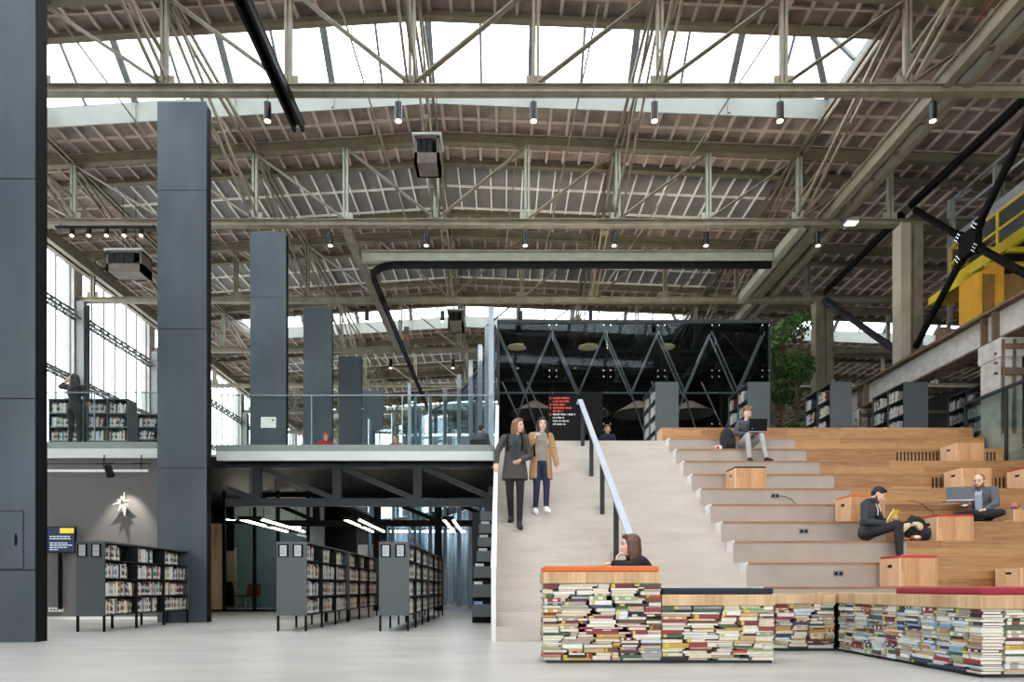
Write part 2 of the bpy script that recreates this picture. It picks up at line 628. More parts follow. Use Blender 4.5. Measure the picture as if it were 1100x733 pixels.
# lengthwise bracing between the trusses
names = {-4: 'along the left windows', -2: 'left of the ridge', 0: 'along the ridge', 2: 'right of the ridge', 4: 'beside the right-hand columns'}
for k, nm in names.items():
    x = RX + 2.53 * k
    t = thing('lengthwise_brace', 'olive lattice brace running down the hall under the roof, ' + nm, 'roof brace', (x, T(0), CH), 'lengthwise roof braces')
    mb = MB()
    for s in (-.08, .08):
        mb.box(x + s - .03, x + s + .03, T(0) + .12, T(NTR - 1), zr(x) - .32, zr(x) - .24)
    mb.build('top_rail', M['olive_dark'], t)
    for i in range(-1, NTR - 1):
        mb = MB()
        ya, yb = T(i) + .12, T(i + 1) - .12
        for s in (-.09, .09):
            mb.bar((x + s, ya, zr(x) - .4), (x + s, yb, CH + .15), .05, .08)
        mb.bar((x - .09, (ya + yb) / 2, (zr(x) + CH) / 2 - .12), (x + .09, (ya + yb) / 2, (zr(x) + CH) / 2 - .12), .3, .04)
        mb.build('diagonal', M['olive'], t)
        mb = MB()
        mb.bar((x, yb, CH + .7), (x, yb - 1.2, (zr(x) + CH) / 2 - .35), .07, .07)
        mb.build('strut', M['olive_dark'], t)
t = MB()
t.tube([(9.75, 8.9, CH + 1.5), (9.75, 14.1, CH + 1.5)], .02)
tag(t.build('sprinkler_pipe', M['copper']), 'thin red pipe high under the roof near the upper right corner', 'pipe')
for x, wd, lb in ((9.25, .42, 'heavy olive twin girder running down the hall high on the right'),
                  (-14.55, .3, 'olive girder running down the hall above the left windows')):
    mb = MB()
    z = CH + .2 if x > 0 else 11.9
    for s in (-wd / 2, wd / 2):
        mb.box(x + s - .03, x + s + .03, T(-1), T(NTR - 1), z - .15, z + .15)
        mb.box(x + s - .09, x + s + .09, T(-1), T(NTR - 1), z + .15, z + .18)
        mb.box(x + s - .09, x + s + .09, T(-1), T(NTR - 1), z - .18, z - .15)
    for j in range(40):
        yy = T(-1) + j * 1.05
        mb.box(x - wd / 2, x + wd / 2, yy, yy + .1, z - .02, z + .02)
    tag(mb.build('girder', M['olive']), lb, 'girder')
# sagging hanger rods and thin cables that cross the roof space
for k, (xa, ya, za, xb, yb, zb) in enumerate([(11, 13.2, 12.6, 7.4, 19.0, 11.2), (-9.2, 14.2, 13, -8.3, 22, 10.95), (2.0, 14.2, 13.2, 1.2, 23, 10.95), (5.9, 14.2, 13.1, 3.5, 23, 10.95), (-3.4, 14.2, 13.3, -2.6, 23, 10.95),
                                              (-12.6, 15, 12.6, -11.6, 24, 10.95), (.4, 19.2, 13.2, -.2, 26, 11)][1:]):
    mb = MB().tube([(xa, ya, min(za, zr(xa) - .45)), (xb, yb, zb)], .022, 6)
    tag(mb.build('tie_rod', M['olive']), 'thin steel tie rod slanting down under the roof slabs', 'tie rod', 'slanting tie rods')

# left window wall
for i in range(0, NTR - 1):
    y0, y1 = T(i) + .25, T(i + 1) - .25
    x = XL - .15
    f = MB()
    for k in range(7):
        yy = y0 + (y1 - y0) * k / 6
        f.box(x - .025, x + .025, yy - .03, yy + .03, 4.0, 12.3)
    f.box(x - .07, x + .07, y0, y1, 3.95, 4.05)
    f.box(x - .07, x + .07, y0, y1, 12.2, 12.35)
    nlan += 1
    win = struct(f.build('window_%d' % nlan, M['frame_grey']))
    MB().add([(x, y0, 4), (x, y1, 4), (x, y1, 12.3), (x, y0, 12.3)], [(0, 1, 2, 3)]).build('pane', M['sky_pane'], win)
    for z, h in ((8.05, .2), (10.37, .28)):
        g = MB()
        for xx in (x + .1, x + .35):
            g.box(xx, xx + .05, y0, y1, z - h, z - h + .07)
        g.box(x + .1, x + .15, y0, y1, z + .02, z + .09)
        for k in range(10):
            yy = y0 + (y1 - y0) * k / 10
            ye = y0 + (y1 - y0) * (k + .5) / 10
            g.bar((x + .12, yy, z - h), (x + .12, ye, z + .05), .04, .04)
            g.bar((x + .12, ye, z + .05), (x + .12, yy + (y1 - y0) / 10, z - h), .04, .04)
            g.box(x + .1, x + .4, yy, yy + .05, z - h, z - h + .05)
        g.build('lattice_transom', M['frame_grey'], win)
mb = MB()
mb.box(XL - .35, XL - .08, T(0), 60, 0, 3.95)
mb.box(XL - .35, XL - .08, T(0), 60, 12.35, 12.62)
for i in range(NTR):
    mb.box(XL - .35, XL + .0, T(i) - .25, T(i) + .25, 3.95, 12.35)
struct(mb.build('wall_left', M['concrete']))
for i in range(1, NTR):
    mb = MB()
    y = T(i)
    mb.box(XL + .02, XL + .3, y - .02, y + .02, DECK, CH - .1)
    for s in (-.17, .17):
        mb.box(XL + .02, XL + .3, y + s - .015, y + s + .015, DECK, CH - .1)
    tag(mb.build('window_column', M['frame_grey']), 'grey riveted steel column between the tall left windows, %s from the front' % ordn(i), 'column', 'columns between the left windows')

# right-hand columns
for i in range(0, 6):
    y = T(i)
    mb = MB()
    mb.box(XR - .3, XR - .05, y - .22, y + .22, 0, CH - .1)
    mb.box(XR + .05, XR + .3, y - .22, y + .22, 0, CH - .1, 1)
    mb.box(XR - .05, XR + .05, y - .14, y + .14, 0, CH - .1, 1)
    mb.box(XR - .34, XR - .28, y - .26, y - .22, 0, CH - .1)
    o = mb.build('steel_column', [M['col'] if i < 2 else M['olive'], M['olive']])
    lb = ['pale steel column nearest the camera beyond the right edge', 'pale olive steel column behind the long white crane beam', 'olive steel column between hanging plant and crane beam',
          'olive steel column hidden behind the plant', 'olive steel column far down the right aisle', 'farthest olive steel column of the right aisle'][i]
    tag(o, lb, 'column')
# black tube bracing in the column line
y0, y1 = T(0) + .36, T(1) - .36
ym, zm = (y0 + y1) / 2, 9.05
t = thing('cross_brace', 'black tubular X brace bolted together at a central plate', 'brace', (XR, ym, 7.05))
for (ya, za) in ((y0, 7.1), (y0, 11.05), (y1, 7.3), (y1, 11.05)):
    mb = MB()
    d = (V((XR, ya, za)) - V((XR, ym, zm))).normalized()
    s = V((XR, ym, zm))
    mb.cone(s + d * .32, V((XR, ya, za)), .085, .085, 14)
    mb.cone(s + d * .3, s + d * .5, .12, .12, 14)
    mb.build('brace_tube', M['black'], t)
    for q in (.36, .44):
        b = MB()
        n = V((1, 0, 0)).cross(d)
        for r in (-.07, 0, .07):
            b.ell(s + d * q + n * r + V((-.11, 0, 0)), (.025, .025, .025), None, 6)
        b.build('bolt', M['chrome'], t)
MB().box(XR - .1, XR + .1, ym - .3, ym + .3, zm - .3, zm + .3).build('gusset_plate', M['black'], t, bevel=.05)
for k, (ya, yb, za, zb, lb, m) in enumerate([(y0, y1 + .1, 11.25, 11.25, 'black strut along the column heads above the yellow crane', 'black'),
                                             (T(1) + .25, T(2) - .55, 11.2, 11.05, 'black strut between the column heads left of the crane', 'black'),
                                             (T(2) - .36, T(1) + .42, 10.72, 7.45, 'dark shiny tube slanting between the two olive columns', 'post')]):
    mb = MB().cone((XR - .05, ya, za), (XR - .05, yb, zb), .1, .1, 14)
    mb.cone((XR - .05, ya, za), V((XR - .05, ya, za)).lerp(V((XR - .05, yb, zb)), .08), .14, .14, 14)
    for (yq, zq) in ((ya, za), (yb, zb)):
        col_y = min((T(0), T(1), T(2)), key=lambda c: abs(c - yq))
        face = col_y + (.262 if yq > col_y else -.262)
        mb.bar((XR - .05, yq, zq), (XR - .05, face, zq), .04, .2)
    tag(mb.build('strut', M[m]), lb, 'strut')

# crane runway beam and its supports
t = thing('crane_runway', 'long white flaking crane runway beam rising toward the camera on the right', 'beam', (10.76, 12, 6.0))
mb = MB()
mb.box(10.74, 10.78, 11.2, 44, 6.04, 6.68)
mb.build('web', M['beam_white'], t)
mb = MB()
mb.box(10.55, 10.97, 11.2, 44, 6.68, 6.74)
mb.build('top_flange', M['rust'], t)
mb = MB()
mb.box(10.55, 10.97, 11.2, 44, 6.0, 6.04)
mb.build('bottom_flange', M['rust'], t)
for yy in (14.75, 15.1, 20, 20.35, 25, 30, 35):
    MB().box(10.6, 10.74, yy, yy + .05, 6.04, 6.68).build('stiffener', M['rust'], t)
MB().box(10.72, 10.8, 11.2, 44, 6.74, 6.84).build('crane_rail', M['rust'], t)
for k, yy in enumerate((14.45, 20.2, 25.6)):
    mb = MB()
    mb.box(10.54, 11.0, yy, yy + .6, DECK if k else 0, 5.6)
    mb.box(10.52, 11.0, yy - .05, yy + .65, 5.6, 6.0)
    o = mb.build('concrete_support', M['beam_white'])
    tag(o, ['thick white concrete column under the crane beam at the right edge', 'white concrete column under the crane beam between two bookcases', 'white concrete column under the far crane beam behind the bookcases'][k], 'column')
    b = MB()
    for s in (10.53, 10.77):
        b.box(s, s + .05, yy - .08, yy - .05, 3.96, 5.95)
    b.box(10.53, 10.98, yy - .09, yy - .05, 5.2, 5.35)
    b.box(10.53, 10.98, yy - .09, yy - .05, 5.75, 5.85)
    b.build('steel_strap', M['rust'], o)
    for z in (5.28, 5.5, 5.7):
        MB().cone((10.49, yy + .1, z), (10.55, yy + .1, z), .03, .03, 8).build('bolt', M['rust'], o)
mb = MB()
mb.box(11.02, 12.8, 20.4, 20.7, 4.95, 5.45)
mb.box(12.6, 13.1, 20.3, 20.8, DECK, 4.95)
tag(mb.build('cross_beam', M['beam_white']), 'short white concrete cross beam seen between the right-hand bookcases', 'beam')

# the yellow crane
t = thing('overhead_crane', 'yellow overhead crane with railed walkway and grey platform at the right edge', 'crane', (13, 16.6, 6.84))
MB().box(11.6, 20, 16.5, 17.25, 7.3, 8.3).build('bridge_girder', M['girder_shaded'], t)
MB().box(11.5, 11.62, 16.5, 17.2, 6.95, 8.35).build('end_plate', M['ochre'], t)
mb = MB().cone((11.0, 17, 7.0), (11.55, 17, 7.0), .16, .16, 16)
mb.cone((10.9, 17, 7.0), (11.0, 17, 7.0), .2, .2, 16)
mb.build('wheel', M['rust'], t)
MB().box(11.9, 12.05, 16.4, 17.3, 6.85, 8.6).build('fork', M['ochre'], t)
mb = MB()
mb.box(12.12, 12.24, 13.2, 18.6, 8.85, 9.12)
mb.box(13.4, 13.5, 13.2, 18.6, 8.85, 9.12)
for q in range(8):
    yy = 13.3 + q * .75
    mb.box(12.1, 13.5, yy, yy + .1, 8.75, 8.86)
mb.box(11.6, 12.2, 17.1, 18.6, 8.4, 8.6)
mb.build('walkway_frame', M['yellow'], t)
MB().box(12.24, 13.4, 13.2, 18.6, 9.0, 9.05).build('walkway_floor', M['post'], t)
mb = MB()
for yy in (13.4, 15.1, 16.8, 18.55):
    mb.tube([(12.18, yy, 9.1), (12.18, yy, 9.95)], .035)
for z in (9.5, 9.95):
    mb.tube([(12.18, 13.2, z), (12.18, 18.55, z), (13.4, 18.55, z)], .035)
mb.tube([(13.4, 18.55, 9.1), (13.4, 18.55, 9.95)], .035)
mb.build('railing', M['yellow'], t)
mb = MB()
mb.box(12.45, 12.6, 14.0, 19.0, 10.15, 10.45)
mb.box(14.6, 14.75, 14.0, 19.0, 10.15, 10.45)
mb.box(12.6, 14.6, 14.0, 19.0, 10.38, 10.44)
mb.build('upper_platform', M['grey_rail'], t)
mb = MB()
for yy in (14.1, 15.8, 17.3, 18.9):
    mb.box(12.47, 12.55, yy, yy + .07, 10.4, 11.5)
for yy in (15.75, 18.95):
    mb.box(12.4, 12.5, yy, yy + .09, 8.1, 11.5)
for z in (11.0, 11.5):
    mb.tube([(12.51, 14, z), (12.51, 18.95, z), (14.7, 18.95, z)], .04)
mb.box(14.64, 14.7, 18.9, 18.98, 10.4, 11.5)
mb.build('upper_railing', M['grey_rail'], t)
mb = MB()
for s in (0, .5):
    mb.tube([(13.2 + s, 14.6, 8.4), (13.2 + s, 14.6, 12.4)], .03)
for q in range(14):
    mb.tube([(13.2, 14.6, 8.6 + q * .28), (13.7, 14.6, 8.6 + q * .28)], .018)
mb.build('ladder', M['grey_rail'], t)

# far walls; the wall behind the camera
mb = MB()
mb.box(XL - .3, XA, T(-4) - .3, T(-4), 0, 3.0)
mb.box(XL - .3, XA, T(-4) - .3, T(-4), 8.0, 13.5)
for q in range(9):
    x = XL + (XA - XL) * q / 8
    mb.box(x - .5, x + .5, T(-4) - .3, T(-4), 3.0, 8.0)
struct(mb.build('wall_front', M['concrete']))
mb = MB()
mb.box(XL - .3, XL, T(-4), T(0), 0, 12.6)
struct(mb.build('wall_left', M['concrete']))
mb = MB()
mb.box(XA, XA + .3, T(-4), 8.8, 0, 12.6)
struct(mb.build('wall_right', M['dark_wall']))
mb = MB()
mb.box(XL - .3, XA, 56, 56.3, 0, 13.2)
struct(mb.build('wall_back', M['wall_grey']))
mb = MB()
mb.box(XA, XA + .3, 8.8, 56, 0, 12.6)
struct(mb.build('wall_right', M['dark_wall']))

# ------------------------------------------------------------------ dark pillars
plabel = ['widest dark blued-steel pillar cut off by the left edge of the picture', 'tallest free-standing dark steel pillar between the two balconies',
          'dark steel pillar with a white notice on it', 'fourth dark steel pillar in the row, behind the red hood', 'fifth dark steel pillar in the row, small and far back', 'shortest and farthest dark steel pillar in the row']
for i in range(6):
    y = 8.78 + 5.09 * i
    x0, x1 = -7.02, -6.02
    zb = 0 if i < 2 else DECK
    t = thing('steel_pillar', plabel[i], 'pillar', (-6.52, y, zb), 'row of dark steel pillars')
    MB().box(x0 + .02, x1 - .02, y + .02, y + .27, zb, 10.58).build('core', M['black'], t)
    cuts = [z for z in (zb, .93, 3.14, 5.97, 8.79, 10.6) if z >= zb]
    if i:
        cuts = [z for z in cuts if z != .93]
    for a, b in zip(cuts, cuts[1:]):
        MB().box(x0, x1 - .003, y, y + .02, a + (.006 if a > zb else 0), b - .006).build('front_panel', M['steel'], t)
    if i == 0:
        d = MB().box(-6.95, -6.17, y - .004, y, .95, 1.69).build('hatch', M['steel'], t)
        b = MB()
        for (a0, a1, c0, c1) in ((-6.95, -6.16, 1.685, 1.697), (-6.95, -6.16, .943, .952), (-6.172, -6.16, .943, 1.697)):
            b.box(a0, a1, y - .006, y + .0, c0, c1)
        b.build('hatch_gap', M['seam'], d)
        MB().ell((-6.26, y - .006, 1.32), (.022, .004, .085), None, 12).build('grip', M['black'], d)
    if i == 2:
        mb = MB()
        x, z = px(288.5, y), pz(454, y)
        mb.box(x - .21, x + .21, y - .012, y, z - .15, z + .15)
        o = tag(mb.build('notice', M['white']), 'white paper notice stuck on the third dark pillar', 'notice')
        MB().box(x + .1, x + .15, y - .014, y - .012, z + .03, z + .09).build('emblem', M['frame_grey'], o)

# ------------------------------------------------------------------ upper floor
mb = MB()
mb.box(XL - .08, -7.66, 15.27, 16.6, 3.62, 3.899)
mb.box(XL - .08, -.2, 16.6, 22.2, 3.62, 3.899)
mb.box(XL - .08, -5.8, 22.2, 46, 3.62, 3.899)
mb.box(-6.5, -.2, 15.57, 16.6, 3.62, 3.899)
mb.box(-.2, 24, 15.42, 46, 3.62, 3.899)
mb.box(-5.8, -.2, 36, 46, 3.62, 3.899)
struct(mb.build('ceiling_lower', M['black']))
mb = MB()
mb.box(XL - .08, -7.66, 15.27, 16.6, 3.9, DECK)
mb.box(XL - .08, -.2, 16.6, 22.2, 3.9, DECK)
mb.box(XL - .08, -5.8, 22.2, 46, 3.9, DECK)
mb.box(-6.5, -.2, 15.57, 16.6, 3.9, DECK)
mb.box(-.2, 24, 15.42, 46, 3.9, DECK)
mb.box(-5.8, -.2, 36, 46, 3.9, DECK)
struct(mb.build('floor_upper', M['deck_top']))
for (x0, x1, y, nm) in ((XL, -7.63, 15.2, 'a'), (-6.5, -.2, 15.5, 'b')):
    mb = MB()
    mb.box(x0, x1, y, y + .07, 3.6, 3.81)
    o = struct(mb.build('trim_%d' % (1 if nm == 'a' else 2), M['off_white']))
    MB().box(x0, x1, y + .01, y + .07, 3.81, DECK).build('trim_channel', M['channel'], o)


def balustrade(label, x0, x1, y, n, ztop):
    t = thing('glass_balustrade', label, 'balustrade', ((x0 + x1) / 2, y, DECK))
    for k in range(n):
        a = x0 + (x1 - x0) * k / n
        b = x0 + (x1 - x0) * (k + 1) / n
        MB().box(a + .008, b - .008, y, y + .018, DECK, ztop).build('pane', M['clear'], t)
    MB().box(x0, x1, y - .008, y + .026, ztop, ztop + .02).build('top_edge', M['fin'], t)
    mb = MB()
    for k in range(1, n):
        a = x0 + (x1 - x0) * k / n
        mb.box(a - .012, a + .012, y, y + .02, DECK, ztop)
    if n > 1:
        mb.build('joint', M['fin'], t)


balustrade('clear glass balustrade on the left balcony before the bookcases', XL, -7.7, 15.3, 5, 5.08)
balustrade('clear glass balustrade along the wide balcony above the dark truss', -6.45, -.22, 15.6, 3, 5.1)

# the wall and rooms underneath
mb = MB()
mb.box(XL, -7.3, 15.3, 15.45, 0, 3.62)
struct(mb.build('wall_rear', M['wall_grey']))
mb = MB()
mb.box(XL, -7.32, 15.28, 15.3, 0, .06)
struct(mb.build('baseboard_rear', M['white_paint']))
mb = MB()
mb.box(-7.42, -7.3, 15.45, 16.4, 0, 3.62)
struct(mb.build('wall_side', M['black']))
for k, (y, x0, m, lb) in enumerate([(15.9, -6.46, 'post', 'dark grey floor truss right under the balcony edge'), (21.0, -7.5, 'black', 'second black floor truss further back under the balcony')]):
    t = thing('floor_truss', lb, 'truss', (-3.3, y, 2.6 if not k else 0))
    MB().box(x0, -.24, y, y + .18, 2.61, 2.79).build('bottom_chord', M[m], t)
    MB().box(x0, -.24, y, y + .18, 3.5, 3.62).build('top_chord', M[m], t)
    for j in range(3):
        x = -5.75 + 1.88 * j
        MB().box(x - .1, x + .1, y, y + .16, 2.79, 3.5).build('post', M[m], t)
    for j in range(-1, 3):
        x = -5.75 + 1.88 * j
        xa = max(x + .15, x0)
        za = 3.5 - (xa - x - .15) / 1.6 * .7
        MB().bar((xa, y + .09, za), (x + 1.78, y + .09, 2.8), .12, .13, up=(0, 1, 0)).build('diagonal', M[m], t)
    if k:
        for x in (-3.87, -1.99):
            MB().box(x - .11, x + .11, y, y + .2, 0, 2.61).build('leg', M[m], t)
    else:
        MB().box(-.42, -.24, y, y + .18, 0, 2.61).build('leg', M[m], t)
# dark ceiling fittings under the balcony
for k, (xa, xb) in enumerate([(-6.3, -5.8), (-3.8, -3.47), (-1.42, -1.2)]):
    z = 2.35
    t = thing('linear_lamp', ['pair of glowing tube lamps under the balcony, leftmost of three', 'pair of glowing tube lamps above the middle bookcase', 'pair of glowing tube lamps nearest the white stair'][k], 'lamp', ((xa + xb) / 2, 16.4, z), 'twin tube lamps under the balcony')
    for x in (xa, xb):
        for q in (0, 1):
            ya = 16.4 + q * 1.85
            mb = MB().cone((x, ya, z), (x, ya + 1.7, z), .03, .03, 10)
            mb.build('tube', M['tube_on'], t)
    for yy in (16.35, 18.17, 19.98):
        mb = MB()
        mb.box(xa - .03, xb + .03, yy - .03, yy + .03, z - .02, z + .07)
        mb.box((xa + xb) / 2 - .008, (xa + xb) / 2 + .008, yy - .008, yy + .008, z + .07, 3.615)
        mb.build('bracket', M['black'], t)
# glass partition and the room behind it
t = thing('glass_partition', 'black framed glass partition beside the tall dark pillar', 'partition', (-5.2, 20.3, 0))
mb = MB()
y = 20.3
for x in (-8.75, -8.3, -7.4, -6.7, -5.8):
    mb.box(x - .04, x + .04, y, y + .1, 0, 3.6)
mb.box(-8.75, -5.8, y, y + .1, 2.62, 2.72)
mb.box(-8.75, -5.8, y, y + .1, 0, .06)
mb.build('frame', M['black'], t)
for a, b in ((-7.36, -6.74), (-6.66, -5.84)):
    MB().box(a, b, y + .04, y + .055, .06, 2.62).build('pane', M['facade'], t)
MB().box(-8.71, -8.34, y + .03, y + .07, .06, 2.62).build('door', M['oak_slab'], t)
MB().box(-8.26, -7.44, y + .04, y + .055, .06, 2.62).build('pane', M['facade'], t)
struct(MB().box(-9.6, -6.4, 24.4, 24.55, 0, 3.6).build('wall_room', M['teal_wall']))
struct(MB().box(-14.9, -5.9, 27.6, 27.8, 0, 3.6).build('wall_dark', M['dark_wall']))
# a chair and a board behind that glass
def shell_chair(label, x, y, z, face, cm, name='shell_chair', group=None):
    t = thing(name, label, 'chair', (x, y, z), group)
    c, s = math.cos(face), math.sin(face)
    def P(l, f, u):
        return V((x + l * c - f * s, y + l * s + f * c, z + u))
    mb = MB()
    mb.rings([[P(l, -.24, .44 + .02 * abs(l) * 6) for l in (-.24, -.1, .1, .24)] + [P(l, -.24, .41) for l in (.24, .1, -.1, -.24)],
              [P(l, .22, .44 + .03 * abs(l) * 4) for l in (-.25, -.1, .1, .25)] + [P(l, .22, .41) for l in (.25, .1, -.1, -.25)]])
    mb.build('seat', cm, t, smooth=False)
    mb = MB()
    mb.rings([[P(l, -.2 + .06 * l * l * 8, .46) for l in (-.25, -.1, .1, .25)] + [P(l, -.23 + .06 * l * l * 8, .46) for l in (.25, .1, -.1, -.25)],
              [P(l, -.27 + .06 * l * l * 8, .84) for l in (-.23, -.1, .1, .23)] + [P(l, -.3 + .06 * l * l * 8, .84) for l in (.23, .1, -.1, -.23)]])
    mb.build('backrest', cm, t)
    for l in (-1, 1):
        for f in (-1, 1):
            MB().tube([P(l * .16, f * .15, .42), P(l * .25, f * .24, 0)], .014, 6).build('leg', M['chrome'], t)
    mb = MB().tube([P(-.16, -.15, .3), P(.16, .15, .3)], .009, 6).tube([P(.16, -.15, .3), P(-.16, .15, .3)], .009, 6)
    mb.build('wire_brace', M['chrome'], t)
    return t


shell_chair('rust orange shell chair on wire legs behind the glass partition', px(265, 22.0), 22.0, 0, 2.6, M['copper'])
shell_chair('second rust orange chair pushed close behind the first', px(269, 23.2), 23.2, 0, 2.9, M['copper'])
t = thing('tube_lamp', 'thin tube lamp inside the glazed room under the balcony', 'lamp', (-7.6, 21.5, 2.75))
MB().cone((-8.6, 21.0, 2.8), (-7.0, 23.6, 2.8), .03, .03, 10).build('tube', M['room_on'], t)
mb = MB().box(-7.83, -7.81, 22.3, 22.32, 2.82, 3.615)
mb.build('hanger', M['black'], t)
t = thing('easel', 'pale wooden easel board standing behind the glass partition', 'easel', (px(246, 22.2), 22.2, 0))
x = px(246, 22.2)
MB().box(x - .22, x + .2, 22.2, 22.24, .95, 1.9).build('board', M['oak_slab'], t)
mb = MB()
for s in (-.25, .22):
    mb.bar((x + s, 22.26, 0), (x + s * .8, 22.27, 2.0), .05, .04)
mb.bar((x - .3, 22.2, .93), (x + .28, 22.2, .93), .06, .05)
mb.bar((x, 22.9, 0), (x, 22.3, 1.5), .05, .04)
mb.build('stand', M['oak_slab'], t)

# ------------------------------------------------------------------ wall fittings on the left
t = thing('track_lamp', 'white track rail with one black spotlight under the left balcony', 'spotlight', (-9.2, 14.95, 3.2))
MB().box(-12.2, px(160, 14.95), 14.9, 14.95, 3.24, 3.29).build('rail', M['white_paint'], t)
mb = MB()
for x in (px(112, 14.95), px(152, 14.95)):
    mb.tube([(x, 14.93, 3.28), (x, 14.95, 3.62)], .012, 6)
    mb.tube([(x - .2, 14.96, 3.43), (x + .2, 14.96, 3.43)], .01, 6)
mb.tube([(-12.2, 14.96, 3.42), (px(155, 14.95), 14.96, 3.42)], .008, 6)
mb.build('hanger', M['black'], t)
xs = px(118.5, 14.95)
MB().cone((xs - .03, 14.9, 3.36), (xs + .06, 14.86, 3.14), .075, .085, 16).build('spot_head', M['black'], t)
t = thing('paper_star', 'white folded paper star lit by a spotlight on the grey wall', 'star', at(133, 541, 15.18))
c = at(132.5, 541, 15.16)
rr = random.Random(3)
mb = MB()
for (dx, dz, ln) in ((-.1, 1, .17), (.4, .9, .14), (.95, .35, .2), (.9, -.5, .16), (.3, -1, .34), (-.35, -.9, .22), (-1, -.2, .22), (-.8, .55, .14), (.1, .2, .16)):
    d = V((dx, -.35, dz)).normalized()
    mb.cone(c, c + d * ln, .075, .003, 4)
mb.build('points', M['star'], t)
MB().tube([c, c + V((0, .04, .25))], .004, 5).build('thread', M['white'], t)
sp = bpy.data.lights.new('star_spot', 'SPOT')
so = bpy.data.objects.new('star_spot', sp)
COL.objects.link(so)
so.location = (px(133, 15) - .0, 14.72, 3.3)
so.rotation_euler = (V(so.location) - V((px(135, 15.3), 15.3, 1.6))).to_track_quat('Z', 'Y').to_euler()
sp.energy = 190
sp.color = (1, .9, .8)
sp.spot_size = math.radians(64)
sp.spot_blend = .6
sp.shadow_soft_size = .02
t = thing('info_screen', 'dark blue information screen with yellow box on a pole', 'screen', (px(66, 15.0), 15.1, .7))
x0, x1, z0, z1 = px(50, 15), px(80, 15), pz(594, 15), pz(566, 15)
MB().box(x0, x1, 15.02, 15.08, z0, z1).build('housing', M['black'], t)
s = MB().box(x0 + .012, x1 - .012, 15.012, 15.02, z0 + .015, z1 - .015).build('display', M['screen'], t)
MB().box(px(64, 15), px(79, 15), 15.008, 15.012, pz(573, 15), pz(567.5, 15)).build('yellow_box', M['screen_yellow'], s)
for grp in (0, 1):
  mb = MB()
  for k, (a, b) in enumerate([(53, 77), (53, 78), (53, 72), (53, 77), (53, 74), (53, 62)]):
    if (k > 1) != bool(grp):
        continue
    yy = 576.5 + (k + (k > 1)) * 2.35
    q = a
    while q < b - 2:
        ww = rr.uniform(2, 4.5)
        mb.box(px(q, 15), px(min(b, q + ww), 15), 15.009, 15.012, pz(yy + .55, 15), pz(yy - .55, 15))
        q += ww + .7
  mb.build('text_lines', M['screen_text'], s)
MB().box(px(59, 15), px(61, 15), 15.1, 15.2, pz(655, 15), z0 + .3).build('pole', M['black'], t)
o = MB().box(px(52, 15.2), px(66, 15.2), 15.2, 15.28, pz(657.5, 15.2), pz(653, 15.2))
o = tag(o.build('socket_strip', M['white_paint']), 'white socket strip low on the grey wall below the screen', 'socket')
b = MB()
for q in (55, 58.5, 62):
    b.cone((px(q, 15.2), 15.196, pz(655.2, 15.2)), (px(q, 15.2), 15.202, pz(655.2, 15.2)), .025, .025, 10)
b.build('outlet', M['frame_grey'], o)
# ------------------------------------------------------------------ staircase
D0, RIS, TRD = 8.92, .18, .294
SX0, SX1, TX1, BX1 = -.09, 3.6, 6.33, 10.44


def stepy(j):
    return D0 + TRD * (j - 1)


t = thing('staircase', 'wide pale concrete staircase climbing beside the seating tiers', 'stairs', (1.75, D0, 0))
for j in range(1, 23):
    y = stepy(j)
    mb = MB().box(SX0, SX1 - .004, y, y + TRD + (.02 if j < 22 else .03), max(0, RIS * j - .36), RIS * j - .03)
    mb.box(SX0, SX1 - .004, y - .0, y + TRD + (.0 if j < 22 else .03), RIS * j - .03, RIS * j)
    mb.build('step', M['stair'], t)
mb = MB()
h = .86
ye = stepy(22) + .3
x0, x1 = -.15, SX0
mb.add([(x0, D0 - .02, 0), (x1, D0 - .02, 0), (x1, ye, 0), (x0, ye, 0),
        (x0, D0 - .02, h + .1), (x1, D0 - .02, h + .1), (x1, ye, DECK + h), (x0, ye, DECK + h)],
       [(0, 3, 2, 1), (4, 5, 6, 7), (0, 1, 5, 4), (1, 2, 6, 5), (2, 3, 7, 6), (3, 0, 4, 7)])
mb.build('side_wall', M['white_paint'], t)
MB().bar((-.12, D0 - .022, h + .1), (-.12, ye, DECK + h), .07, .012).build('side_wall_cap', M['white_paint'], t)

t = thing('handrail', 'pale blue flat handrail on dark posts up the middle of the stairs', 'handrail', (1.755, 9, 0))
HX = 1.755


def nose(d):
    return RIS + (d - D0) * RIS / TRD


a, b = (HX, 8.98, nose(8.98) + .95), (HX, 15.45, DECK + 1.0)
mb = MB().bar(a, b, .1, .035)
mb.build('rail', M['rail'], t)
MB().bar((HX, 15.45, DECK + 1.0), (HX, 15.75, DECK + 1.0), .1, .035).build('rail_end', M['rail'], t)
for j in (1, 6, 11, 16, 21):
    d = D0 + TRD * (j - .45)
    MB().box(HX - .04, HX + .04, d - .01, d + .02, RIS * j + .001, a[2] + (d - a[1]) * (b[2] - a[2]) / (b[1] - a[1]) - .022).build('post', M['post'], t)

